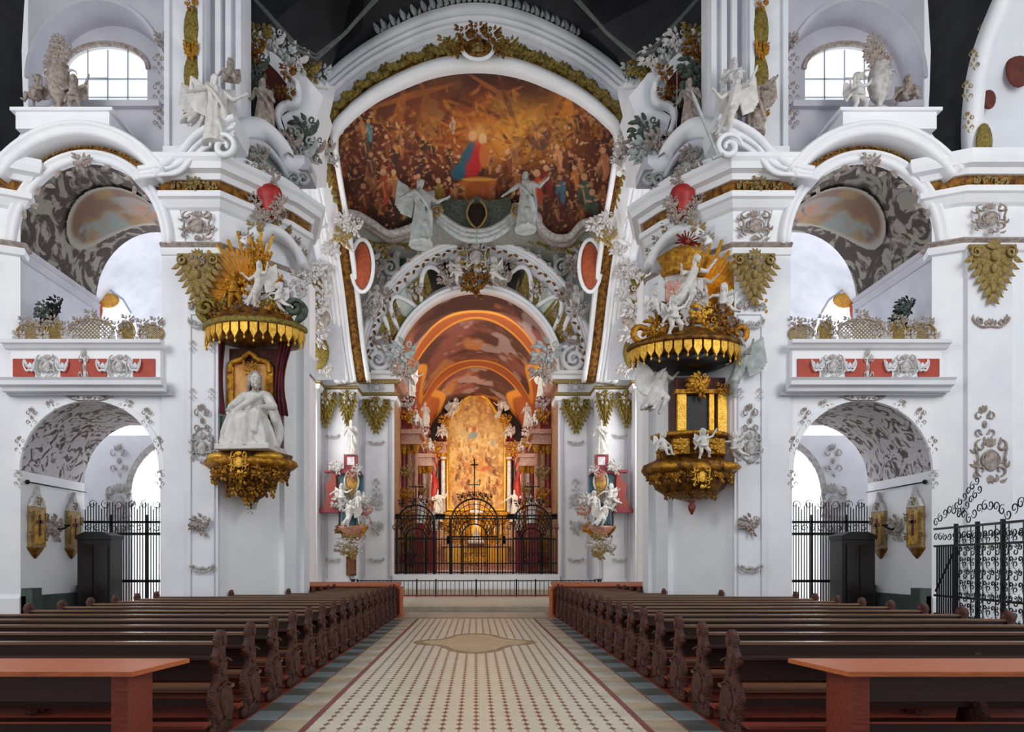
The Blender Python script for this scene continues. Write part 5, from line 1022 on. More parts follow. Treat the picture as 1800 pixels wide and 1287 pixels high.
# ------------------------------------------------------------------ wrought iron screen across the choir
GR = empty('choir_screen', (0, 35.0, 1.2), 0, 'dark wrought iron screen with three arched gates closing the choir opening', 'screen')
KG = 35.0
def gx(px): return X_(px, KG)
def gl(mb, name, m_='iron', sm=False): o = mb.build(name, m_, GR, sm); o.location = (0, -KG, -1.2); return o
q = MB()
for i in range(61):
    x = -4.1+i*8.2/60; q.box(x-.018, x+.018, KG-.02, KG+.02, 1.2, 3.1 if i % 2 else 3.6)
gl(q, 'bars'); q = MB()
for z in (1.3, 1.75, 3.0, 4.05, 4.2): q.box(-4.15, 4.15, KG-.03, KG+.03, z-.03, z+.03)
gl(q, 'rails')
for cxp, rp_, top_, nmg in ((731, 33, 888, 'side'), (834, 41, 877, 'centre'), (935, 33, 888, 'side')):
    cx_ = gx(cxp); r_ = rp_*KG/1200; zt = Z_(top_, KG); zs = zt-r_
    q = MB(); q.tube([(cx_-r_, KG, 1.2)]+arcpts(cx_, zs, r_, KG, n=20)+[(cx_+r_, KG, 1.2)], .05, 6)
    zi = zs-.75; ri = r_*.55
    q.tube([(cx_-ri, KG+.1, 1.2)]+arcpts(cx_, zi, ri, KG+.1, n=16)+[(cx_+ri, KG+.1, 1.2)], .04, 6); q.box(cx_-r_, cx_+r_, KG-.02, KG+.03, zi-.04, zi+.04)
    for k in range(1, 5):
        t = k/5; q.tube(arcpts(cx_, zs+(zi-zs)*t, r_+(ri-r_)*t, KG+.1*t, n=16), .018, 4)
    for k in range(13):
        a = pi*k/12; q.tube([(cx_+r_*cos(a), KG, zs+r_*sin(a)), (cx_+ri*cos(a), KG+.1, zi+ri*sin(a))], .018, 4)
    gl(q, 'gate_arch')
    q = MB(); 
    for k in range(-3, 4): q.box(cx_+k*ri/3.5-.014, cx_+k*ri/3.5+.014, KG+.06, KG+.12, 1.2, zi+ri*.6)
    for k in range(8): q.scroll((cx_+(k % 4-1.5)*ri*.5, KG, 1.75+.45*(k//4)), .14, k, 1.2, .02)
    gl(q, 'gate_leaf')
    if nmg == 'centre':
        q = MB(); q.tube([(cx_, KG, zt), (cx_, KG, zt+1.35)], .03, 5); q.tube([(cx_-.28, KG, zt+1.0), (cx_-.28, KG, zt+.72), (cx_+.28, KG, zt+.72), (cx_+.28, KG, zt+1.0)], .03, 5); q.tube([(cx_, KG, zt+1.3), (cx_, KG, zt+2.05)], .035, 5); q.tube([(cx_-.2, KG, zt+1.75), (cx_+.2, KG, zt+1.75)], .035, 5); gl(q, 'cross_finial')
    else:
        q = MB(); q.tube([(cx_, KG, zt), (cx_, KG, zt+1.0)], .03, 5); q.tube([(cx_-.4, KG, zt+.95), (cx_+.4, KG, zt+.95)], .03, 5); gl(q, 'cross_finial')
    for k in range(6): o = deco('cluster', 'gold_dark' if k % 2 else 'iron', GR, (cx_+(k-2.5)*.3, -.03, zt-1.2+.25-.06*abs(k-2.5)), .45, name='iron_scrollwork')
for x, w_ in ((-1.85, .5), (1.85, .5), (-4.0, .3), (4.0, .3)): q = MB(); q.box(x-w_/2, x+w_/2, KG-.03, KG+.03, 4.05, 4.3); [q.scroll((x+dx, KG, 3.6), .16, 1, 1.2, .02) for dx in (-.15, .15)]; gl(q, 'panel')
for x in (-1.9, -1.35, 1.35, 1.9, -2.2, 2.2): gl(MB().box(x-.03, x+.03, KG-.05, KG+.03, 1.2, 4.2), 'post')
struct(MB().box(-6.0, 6.0, 32.9, 34.7, .18, .5).build('floor_choir_step', 'stone_floor'))
# ------------------------------------------------------------------ communion rail
CMR = empty('communion_rail', (0, 32.2, .18), 0, 'low iron communion rail with red top and foot bars crossing before the choir', 'railing')
q = MB()
for i in range(113):
    x = -5.6+i*.1
    if i % 2 == 0: q.box(x-.014, x+.014, -.014, .014, .05, .76)
q.build('bars', 'iron', CMR)
MB().box(-5.65, 5.65, -.03, .03, .74, .79).build('top_bar', 'iron', CMR); MB().box(-5.65, 5.65, -.04, .04, .03, .1).build('foot_bar', 'marble_red', CMR)
for x in (-5.6, -2.8, -1.9, 0, 1.9, 2.8, 5.6): MB().box(x-.035, x+.035, -.035, .035, 0, .84).build('post', 'iron', CMR)

# ------------------------------------------------------------------ pews
def pew_end():
    o = [(-.30, 0), (-.30, .10), (-.24, .16), (-.26, .30), (-.31, .42), (-.25, .52), (-.17, .60), (-.15, .70), (-.24, .76), (-.26, .82), (-.16, .86), (-.12, .93), (-.15, 1.0), (-.10, 1.07), (-.02, 1.10), (.06, 1.05), (.08, .97), (.03, .90), (.04, .82), (.10, .74), (.06, .64), (.11, .56), (.20, .46), (.26, .34), (.27, .22), (.22, .12), (.24, 0)]
    m = MB(); m.prism(o, -.035, .035, 'x')
    for s in (-1, 1):
        for (y, z, r_) in ((-.02, .99, .06), (-.1, .82, .06), (-.02, .38, .13), (.04, .22, .08), (-.18, .22, .07), (-.04, .66, .05)): m.ell((s*.035, y, z), (.03, r_, r_), 8, 6)
        for z in (.12, .5, .75): m.tube([(s*.04, -.2, z), (s*.05, .02, z+.05), (s*.04, .18, z)], .015, 5)
    return m.mesh('bench_end', 'wood_end')
PEND = pew_end()
U_ = dict(seat=MB().box(0, 1, .02, .40, .42, .455).mesh('seat', 'wood_tan', False), backrest=MB().box(0, 1, -.05, -.01, .56, .93).mesh('backrest', 'wood_dark', False), top=MB().box(0, 1, -.075, .025, .93, .96).mesh('top_rail', 'wood_highlight', False),
          ledge=MB().box(0, 1, -.27, -.06, .80, .825).mesh('book_ledge', 'wood_dark', False), kneeler=MB().box(0, 1, -.46, -.26, .15, .18).mesh('kneeler', 'wood_red', False), rail=MB().box(0, 1, -.03, .0, .28, .36).mesh('lower_rail', 'wood_dark', False))
rows = [7.12+.94*k for k in range(17)]
def outer(Y): return 7.72 if Y < 16.6 else (6.25 if Y < 17.9 else (5.05 if Y < 19.0 else 4.6))
for s, nm in SIDES:
    for k, Y in enumerate(rows):
        front = 16-k; L = outer(Y)-2.66
        lab = 'dark carved wooden pew %s of the aisle, %s' % (nm, 'nearest the altar' if front == 0 else ('nearest the camera' if k == 0 else ORD[front]+' row counted from the altar'))
        pw = empty('pew', (s*2.66, Y, .02), 0, lab, 'pew', 'church pews in rows')
        for key, nme in (('seat', 'seat'), ('backrest', 'backrest'), ('top', 'top_rail'), ('ledge', 'book_ledge'), ('kneeler', 'kneeler'), ('rail', 'lower_rail')):
            inst(U_[key], nme, pw, (0, 0, 0), 0, (s*L, 1, 1))
        inst(PEND, 'bench_end', pw, (0, 0, -.015)); inst(PEND, 'bench_end', pw, (s*L, 0, -.015))
        if L > 4: inst(PEND, 'centre_support', pw, (s*L*.5, .03, -.2), 0, (1, .7, 1))
    MB(s).box(2.62, 7.8, 6.2, 16.9, .0, .02).box(2.62, 6.3, 16.9, 22.0, 0, .02).build('floor_pew_platform_'+nm, 'wood_red')['kind'] = 'structure'
    # bright wooden kneeling desk closing the block towards the choir
    D = empty('front_kneeling_desk', (s*2.55, 23.15, 0), 0, 'long orange wooden kneeling desk in front of the %s pew block' % nm, 'prayer desk')
    MB(s).prism([(-.22, .98), (.26, 1.1), (.26, 1.14), (-.22, 1.02)], 0, 3.3, 'x').build('desk_top', 'wood_orange', D); MB(s).box(.1, 3.2, .1, .14, .1, .98).build('front_panel', 'wood_red', D)
    for x in (0.05, 1.6, 3.2): MB(s).box(x, x+.08, -.2, .25, 0, .98).build('leg', 'wood_red', D)
    q = MB(s)
    for i in range(7): q.lathe([(.02, 0), (.035, .3), (.02, .45), (.035, .6), (.02, .96)], (.0-.03, -.55+.12*i, 0), 6)
    q.box(-.07, .03, -.6, .25, .93, .98); q.box(-.07, .03, -.6, .25, 0, .08); q.build('baluster_end', 'wood_orange', D)
    MB(s).box(.1, 3.2, -.6, -.4, .2, .25).build('kneeler', 'wood_red', D)
    # table-like benches in the foreground
    F = empty('foreground_desk', (s*2.62, 6.1, 0), 0, 'orange brown wooden table-like desk at the lower %s, nearest the camera' % nm, 'desk')
    xo = .1 if s < 0 else .34
    MB(s).prism([(xo+.14, -.42), (xo, .38), (6, .38), (6, -.42)], .85, .89, 'z').build('desk_top', 'wood_orange', F)
    MB(s).box(xo+.22, xo+.36, -.34, .1, 0, .85).build('leg', 'wood_red', F); MB(s).box(5.6, 5.7, -.34, .3, 0, .85).build('leg', 'wood_red', F)
    MB(s).box(xo+.3, 5.7, -.3, -.26, .62, .85).build('apron', 'wood_dark', F); MB(s).box(xo+.3, 5.7, .2, .24, .2, .3).build('stretcher', 'wood_dark', F)
# ------------------------------------------------------------------ pulpit and its counterpart on the two piers
def lappets(m, rx, ry, z, h, a0=pi, a1=2*pi, n=17):
    for i in range(n):
        a = a0+(a1-a0)*(i+.5)/n; c = Vector((rx*cos(a), ry*sin(a), z)); t = Vector((-rx*sin(a), ry*cos(a), 0)).normalized(); nn = Vector((t.y, -t.x, 0)); w = (a1-a0)/n*(rx+ry)/2*.46
        hh = h*(1 if i % 2 else .82)
        sh = [(-w, 0), (w, 0), (w, -hh*.55), (w*.55, -hh*.75), (w*.2, -hh*.85), (0, -hh), (-w*.2, -hh*.85), (-w*.55, -hh*.75), (-w, -hh*.55)]
        V = [c+t*x+Vector((0, 0, y))+nn*d for d in (0, .05) for x, y in sh]; k = len(sh)
        m.add(V, [tuple(range(k)), tuple(range(2*k-1, k-1, -1))]+[(j, j+k, (j+1) % k+k, (j+1) % k) for j in range(k)])
        m.ell(c+Vector((0, 0, -hh*1.12))+nn*.02, (.03, .03, .045), 6, 4)
def rays(m, c, r0, r1, a0, a1, n, w=.045):
    rr = random.Random(3)
    for i in range(n):
        a = a0+(a1-a0)*i/(n-1); L = r1*(1 if i % 2 else .8)*rr.uniform(.92, 1.05); d = Vector((cos(a), 0, sin(a))); t = Vector((-sin(a), 0, cos(a)))
        A = Vector(c)+d*r0; B = Vector(c)+d*L
        m.add([A-t*w*.5, A+t*w*.5, B+t*w, B-t*w, A+Vector((0, -.05, 0)), B+Vector((0, -.07, 0)), A+Vector((0, .05, 0)), B+Vector((0, .05, 0))], [(0, 4, 5, 3), (4, 1, 2, 5), (1, 6, 7, 2), (6, 0, 3, 7), (3, 5, 2, 7), (0, 6, 1, 4)])
OL = Vector((-5.7, 17.3, 0)); OR_ = Vector((5.42, 17.35, 0))
def zl(py): return Z_(py, 17.3)
rg = random.Random(11)
# left: canopied niche with seated statue
N_ = empty('canopied_wall_shrine', (OL.x, OL.y, 3.2), 0, 'gilded wall shrine with red curtains, fringed canopy and sunburst on the left pier', 'shrine')
def nl(mb, name, m_, sm=True, par=None):
    o = mb.build(name, m_, par or N_, sm)
    if par is None: o.location = (0, 0, -3.2)
    return o
def nd(kind, m_, x, y, z, sc, name='gilded_carving', rz=0): return deco(kind, m_, N_, (x, y, z-3.2), sc, name=name, rz=rz)
nl(MB().lathe([(.03, 3.15), (.12, 3.25), (.2, 3.4), (.35, 3.5), (.4, 3.62), (.62, 3.72), (.66, 3.86), (.85, 3.96), (.82, 4.05), (1.08, 4.2), (1.12, 4.32), (1.0, 4.4), (1.02, 4.5), (.9, 4.54), (.02, 4.54)], n=36, fold=12, famp=.035, sxy=(1, .8)), 'console', 'gold_dark')
nl(MB().lathe([(1.04, 4.16), (1.17, 4.26), (1.12, 4.36), (1.0, 4.36)], n=36, sxy=(1, .8)), 'console_moulding', 'gold')
nl(MB().ell((-.55, -.55, 4.38), (.38, .25, .13)).ell((.55, -.55, 4.4), (.42, .26, .14)), 'cushion_moulding', 'gold_bright')
for k in range(11):
    a = pi+pi*(k+.5)/11; nd('cluster2', 'gold' if k % 2 else 'gold_dark', .9*cos(a), .75*sin(a), 4.05-.05*(k % 3), .55, rz=a+pi/2)
for k in range(7): a = pi+pi*(k+.5)/7; nd('cluster', 'gold_dark' if k % 2 else 'gold', .55*cos(a), .5*sin(a), 3.65, .5, rz=a+pi/2)
nd('cluster', 'gold', 0, -.3, 3.4, .45); nd('cluster', 'stucco_pale', .02, -.1, 3.2, .4, 'stucco_ornament'); nd('cartouche', 'gold_bright', 0, -.92, 4.2, .45)
nl(MB().box(-.78, .68, .1, .5, 4.5, 7.25), 'niche_back', 'wood_end', False)
for x0, x1 in ((-.62, -.45), (.38, .55)): nl(MB().box(x0, x1, -.02, .12, 4.7, 6.75), 'frame_post', 'gold', False)
q = MB(); q.tube(smoothpath([(-.54, 0, 6.6), (-.5, 0, 6.85), (-.25, 0, 6.95), (-.04, 0, 7.12), (.18, 0, 6.95), (.42, 0, 6.85), (.47, 0, 6.6)], 4), .07, 7); nl(q, 'frame_arch', 'gold')
c = Canvas(60, 90, 'dda65e'); a = fbm(60, 90, 5, 77); c.blend(np.clip((a-.45)*4, 0, .8), 'c07a3a'); c.glow(34, 50, 20, 25, 'f2d49a', .8); c.blob(12, 80, 16, 18, 0, 'a8562a', .8); c.blob(45, 85, 14, 14, 0, 'b86a34', .7); c.blob(30, 22, 12, 8, 0, 'b88a5a', .7)
o = painted('niche_painting', c, lambda u, v: (-.45+.84*u, .05+0*u, 6.85-2.1*v), N_); o.location = (0, 0, -3.2)
nd('cluster', 'gold', -.03, -.02, 6.72, .5); nd('cluster', 'gold_bright', -.03, -.06, 6.6, .25)
for x0, x1, w_ in ((-.98, -.62, 5.55), (.6, .98, 5.5)):
    q = MB(); P = []
    for j in range(9):
        t = j/8; z = 7.35-(7.35-w_)*t; cxx = (x0+x1)/2+(.0 if x0 < 0 else .12*(1-t)-.1*sin(pi*t)); hw = (x1-x0)/2*(1-.35*sin(pi*min(1, t*1.1))); row = []
        for i in range(13): u = i/12*2-1; row.append((cxx+hw*u, -.12+.07*sin(i*1.9+t), z))
        P += row+[(x, y+.05, z_) for x, y, z_ in reversed(row)]
    q.add(P, [(j*26+i, j*26+(i+1) % 26, (j+1)*26+(i+1) % 26, (j+1)*26+i) for j in range(8) for i in range(26)]); nl(q, 'curtain', 'crimson')
CAN = nl(MB().lathe([(.02, 7.3), (1.12, 7.34), (1.2, 7.62), (1.26, 7.68), (1.2, 7.78), (.95, 7.9), (.9, 8.0), (.6, 8.12), (.02, 8.2)], (.12, 0, 0), 36, 10, .03, sxy=(1, .72)), 'canopy', 'gold_dark')
q = MB(); lappets(q, 1.2, .86, 7.62, .42); o = nl(q, 'valance', 'gold_bright', False, CAN); o.location = (.12, 0, 0)
nl(MB().sweep([(1.25*cos(a)+.12, .9*sin(a), 7.66) for a in np.linspace(pi, 2*pi, 24)], [(-.05, -.06), (.05, -.06), (.07, .0), (.05, .07), (-.05, .07)], (0, 0, 1)), 'canopy_rim', 'gold_green', par=CAN)
for sx in (-1, 1):
    q = MB(); q.tube(smoothpath([(.12+sx*1.1, -.35, 7.75), (.12+sx*1.28, -.3, 8.05), (.12+sx*1.0, -.3, 8.3), (.12+sx*.75, -.3, 8.1), (.12+sx*.6, -.2, 8.5), (.12+sx*.2, -.1, 8.9)], 5), [.05+.09*abs(sin(i*.25)) for i in range(26)], 7); q.scroll((.12+sx*1.1, -.4, 8.1), .22, 0, 1.3, .07, .1); nl(q, 'canopy_scroll', 'moss' if sx > 0 else 'gold_green', par=CAN)
q = MB(); rays(q, (.1, -.25, 8.45), .3, 1.6, 1.15, 3.35, 25, .045); nl(q, 'sunburst', 'gold_bright', False)
for (x, z, sc, mm) in ((-.2, 8.1, .8, 'gold_dark'), (.4, 8.1, .8, 'gold'), (-.75, 8.0, .7, 'gold_dark'), (.95, 7.95, .7, 'gold_dark'), (.3, 8.4, .8, 'stucco_pale'), (.75, 8.3, .8, 'gold_green'), (.05, 8.6, .7, 'gold'), (.55, 9.0, .6, 'gold'), (.45, 9.35, .5, 'gold'), (.3, 9.6, .5, 'gold'), (.65, 8.75, .7, 'gold')): nd('cluster2', mm, x, -.35, z, sc)
nd('cluster', 'stucco_pale', 1.15, -.2, 8.55, .8, 'stucco_ornament'); nd('cluster', 'stucco_pale', 1.3, -.1, 8.9, .7, 'stucco_ornament')
SG = 'figures on the canopy of the left shrine'
figure('putto', 'gold', 'gilded_putto_statue', (OL.x-.3, OL.y-.4, 8.1), .95, .2, 'gilded putto standing on the canopy of the left shrine before the sunburst', group=SG)
figure('fly', 'statue', 'angel_statue', (OL.x+.35, OL.y-.5, 7.95), .72, -.3, 'white angel reclining at the centre of the left shrine canopy', group=SG)
figure('putto_fly', 'statue', 'putto_statue', (OL.x+.85, OL.y-.5, 7.95), .75, -.5, 'small white putto at the right end of the left shrine canopy', group=SG)
figure('putto_sit', 'gold', 'gilded_putto_statue', (OL.x+.3, OL.y-.3, 8.95), .7, -.2, 'gilded putto high up at the top of the left shrine', group=SG)
SS = figure('seated', 'statue', 'seated_saint_statue', (OL.x+.16, OL.y-.25, 4.62), 1.32, -.1, 'large white seated bearded saint in flowing robes on the gilded console of the left pier')
seated_hair().build('hair_and_beard', 'stucco', SS, True)
q = MB().box(OL.x-.82, OL.x-.5, 17.2, 17.5, 4.55, 5.5).build('stone_pedestal', 'green_dark'); tag(q, 'small dark green stone block beside the large seated saint', 'pedestal')

# right: pulpit
N_ = empty('pulpit', (OR_.x, OR_.y, 3.0), 0, 'gilded pulpit with bulging basket, dark opening, fringed canopy and sunburst on the right pier', 'pulpit')
def nl(mb, name, m_, sm=True, par=None):
    o = mb.build(name, m_, par or N_, sm)
    if par is None: o.location = (0, 0, -3.0)
    return o
def nd(kind, m_, x, y, z, sc, name='gilded_carving', rz=0): return deco(kind, m_, N_, (x, y, z-3.0), sc, name=name, rz=rz)
nl(MB().lathe([(.02, 3.0), (.07, 3.1), (.1, 3.2), (.05, 3.28), (.1, 3.34), (.02, 3.36)], (-.02, -.25, 0), 12), 'pendant', 'wood_red')
BAS = nl(MB().lathe([(.05, 3.34), (.35, 3.42), (.6, 3.5), (.85, 3.66), (.9, 3.78), (1.0, 3.9), (.95, 3.95), (1.12, 4.02), (1.2, 4.14), (1.15, 4.26), (.98, 4.34), (.84, 4.4), (.8, 4.5), (.8, 4.85), (.92, 4.92), (.96, 5.0), (.88, 5.04), (.02, 5.04)], n=36, fold=6, famp=.02, sxy=(1, .8)), 'basket', 'gold_dark')
nl(MB().ell((-.62, -.55, 4.15), (.5, .32, .15)).ell((.62, -.55, 4.15), (.5, .32, .15)).ell((0, -.85, 4.1), (.25, .2, .16)), 'cushion_moulding', 'gold')
[nl(MB().box(a, a+.4, -.74, -.5, 4.45, 4.82), 'relief_panel', 'gold', False, BAS) for a in (-.62, .24)]; nd('cluster2', 'gold_bright', -.42, -.78, 4.64, .42); nd('cluster2', 'gold_bright', .44, -.78, 4.64, .42)
nl(MB().sweep([(.94*cos(a), .76*sin(a), 4.96) for a in np.linspace(pi, 2*pi, 20)], [(-.04, -.04), (.05, -.04), (.06, .05), (-.04, .05)], (0, 0, 1)), 'rim', 'gold', par=BAS)
for k in range(11):
    a = pi+pi*(k+.5)/11; nd('cluster2', 'gold' if k % 2 else 'gold_dark', 1.0*cos(a), .85*sin(a), 3.98, .5, rz=a+pi/2)
for k in range(9): a = pi+pi*(k+.5)/9; nd('cluster', 'gold_dark' if k % 2 else 'gold', .8*cos(a), .66*sin(a), 4.62, .42, rz=a+pi/2); nd('cluster', 'gold_dark', .6*cos(a), .55*sin(a), 3.55, .4, rz=a+pi/2)
nd('cartouche', 'gold_bright', 0, -.98, 3.85, .45)
nl(MB().box(-.36, .95, .0, .6, 5.0, 6.5), 'back_wall', 'wood_end', False); nl(MB().box(-.12, .46, -.06, .0, 5.05, 6.02), 'dark_opening', 'black', False)
for x0, x1 in ((-.34, -.12), (.46, .58), (.68, .9)): nl(MB().box(x0, x1, -.14, .02, 5.02, 6.1), 'gilded_post', 'gold_bright', False)
nl(MB().box(-.4, .98, -.2, .05, 6.06, 6.16), 'lintel', 'gold', False)
nd('cluster2', 'gold_bright', .2, -.25, 6.35, .55); nd('cluster2', 'gold', .2, -.2, 6.25, .7); nd('cluster', 'gold', .75, -.25, 6.15, .4)
CXP = -.12
CAN = nl(MB().lathe([(.02, 6.75), (.6, 6.7), (1.25, 6.9), (1.36, 7.15), (1.42, 7.2), (1.36, 7.3), (1.05, 7.45), (.9, 7.55), (.5, 7.7), (.02, 7.75)], (CXP, 0, 0), 40, 10, .03, sxy=(1, .72)), 'canopy', 'gold_dark')
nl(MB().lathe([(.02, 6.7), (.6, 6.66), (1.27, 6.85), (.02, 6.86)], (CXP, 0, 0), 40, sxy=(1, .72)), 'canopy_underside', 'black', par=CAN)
q = MB(); lappets(q, 1.38, 1.0, 7.16, .42, n=19); o = nl(q, 'valance', 'gold_bright', False, CAN); o.location = (CXP, 0, 0)
nl(MB().sweep([(1.42*cos(a)+CXP, 1.03*sin(a), 7.2) for a in np.linspace(pi, 2*pi, 24)], [(-.05, -.06), (.05, -.06), (.07, .0), (.05, .07), (-.05, .07)], (0, 0, 1)), 'canopy_rim', 'gold_dark', par=CAN)
for sx in (-1, 1):
    q = MB(); q.scroll((CXP+sx*1.22, -.4, 7.5), .26, 0 if sx < 0 else pi, 1.2, .08, .1, cw=sx); q.tube(smoothpath([(CXP+sx*1.0, -.4, 7.4), (CXP+sx*.8, -.4, 7.8), (CXP+sx*.5, -.3, 7.9), (CXP+sx*.35, -.2, 8.3)], 5), .09, 7); nl(q, 'canopy_scroll', 'gold', par=CAN)
q = MB(); rays(q, (.1, -.2, 8.15), .3, 1.8, -.1, 1.75, 25, .05); nl(q, 'sunburst', 'gold_bright', False)
q = MB(); q.lathe([(.5, 8.95), (.52, 9.05), (.48, 9.1), (.6, 9.4), (.35, 9.6), (.08, 9.65)], (-.25, -.3, 0), 20, 8, .1, sxy=(1, .8)); nl(q, 'crown', 'gold')
q = MB(); rays(q, (-.15, -.3, 9.8), .02, .32, 0, 6.1, 18, .02); q.ell((-.15, -.32, 9.8), (.07, .07, .07)); nl(q, 'star_finial', 'marble_orange', False)
for (x, z, sc, mm) in ((-.9, 7.6, .8, 'gold'), (-.3, 7.6, .8, 'gold_dark'), (.3, 7.6, .8, 'gold'), (.8, 7.6, .8, 'gold_dark'), (.2, 8.0, .7, 'gold_bright'), (.6, 7.95, .7, 'gold_dark'), (-.6, 8.0, .7, 'gold_dark'), (-.25, 9.2, .8, 'gold'), (-.45, 9.3, .5, 'gold'), (0, 9.25, .5, 'gold'), (.1, 8.3, .6, 'stucco_pale'), (-.35, 8.5, .7, 'stucco_pale')): nd('cluster2', mm, x, -.45, z, sc)
PG = 'figures on the pulpit canopy'
figure('fly', 'statue', 'angel_statue', (OR_.x-.2, OR_.y-.5, 7.85), .9, .2, 'white angel in the middle of the pulpit canopy below the crown', group=PG)
figure('angel', 'statue', 'angel_statue', (OR_.x+.15, OR_.y-.2, 7.9), .72, -.5, 'white winged figure on the pulpit canopy just left of the golden rays', group=PG)
figure('putto', 'statue', 'putto_statue', (OR_.x-.62, OR_.y-.75, 7.35), .95, .3, 'white putto standing low at the left front of the pulpit canopy', group=PG)
figure('putto_sit', 'statue', 'putto_statue', (OR_.x-1.0, OR_.y-.5, 7.7), .85, .5, 'white putto seated at the far left of the pulpit canopy', group=PG)
figure('putto_fly', 'statue', 'putto_statue', (OR_.x+.72, OR_.y-.4, 7.85), .9, -.4, 'white putto at the right of the pulpit canopy in front of the rays', group=PG)
T_ = empty('stone_tablets', (OR_.x-.55, OR_.y-.5, 8.2), 0, 'pale pink pair of blank tablets held upright on the pulpit canopy', 'tablet')
MB().prism([(-.2, 0), (0, 0), (0, .45), (-.03, .52), (-.1, .56), (-.17, .52), (-.2, .45)], -.04, .04).prism([(0.01, 0), (.21, 0), (.21, .45), (.18, .52), (.11, .56), (.04, .52), (.01, .45)], -.04, .04).build('slabs', 'marble_pink', T_)
figure('fly', 'statue_grey', 'angel_statue', (OR_.x+1.15, OR_.y-.3, 5.75), .95, -.9, 'grey white angel hovering under the right side of the pulpit canopy')
figure('fly', 'statue', 'angel_statue', (OR_.x-.85, OR_.y-.1, 5.35), .95, .9, 'white angel hovering under the left side of the pulpit canopy')
figure('putto', 'statue', 'putto_statue', (OR_.x+.02, OR_.y-1.0, 4.3), .72, 0, 'white putto astride the front of the pulpit basket', group='putti on the pulpit basket')
figure('putto_sit', 'statue', 'putto_statue', (OR_.x-.85, OR_.y-.65, 4.3), .72, .6, 'white putto seated at the left of the pulpit basket', group='putti on the pulpit basket')
figure('putto_fly', 'statue', 'putto_statue', (OR_.x+.92, OR_.y-.6, 4.28), .75, -.6, 'white putto leaning at the right of the pulpit basket', group='putti on the pulpit basket')

# ------------------------------------------------------------------ figures of the cornices, window ledges and arches
def fz(px, py, Y): return at(px, py, Y)
figure('angel', 'statue', 'angel_statue', fz(378, 252, 16.6), .95, .5, 'large white winged angel standing on the gable of the left pier, below the gilded pilaster')
figure('fly', 'statue', 'angel_statue', fz(352, 240, 16.9), .8, .8, 'white angel crouching behind the standing one on the left gable')
figure('putto_sit', 'stucco', 'putto_statue', fz(405, 165, 17.2), .9, .2, 'brownish putto above the left gable near the grey fluted pilaster')
figure('saint_fold', 'stucco', 'stucco_statue', fz(462, 240, 18.6), .9, .3, 'brown grey figure standing in the dark recess on the left, above the arched hood')
figure('fly', 'statue', 'angel_statue', fz(1288, 250, 16.6), .95, -.5, 'white angel leaning forward on the gable of the right pier')
figure('angel', 'stucco', 'angel_statue', fz(1325, 235, 16.9), .8, -.6, 'brownish winged figure at the outer end of the right pier gable')
figure('putto_sit', 'statue', 'putto_statue', fz(1290, 165, 17.2), .9, -.2, 'pale putto above the right gable near the grey fluted pilaster')
figure('saint_staff', 'stucco', 'stucco_statue', fz(1212, 240, 18.6), .9, -.3, 'brown grey figure with staff in the dark recess on the right, above the arched hood')
sw = MB(); sw.prism([(-.02, 0), (.02, 0), (.035, 1.5), (0, 1.75), (-.035, 1.5)], -.02, .02); sw.box(-.14, .14, -.03, .03, -.03, .03)
so = sw.build('sword', 'statue_grey'); so.location = fz(1262, 275, 16.45); so.rotation_euler = (0, R(-22), 0); tag(so, 'long pale stone sword leaning over the right gable volute', 'sword')
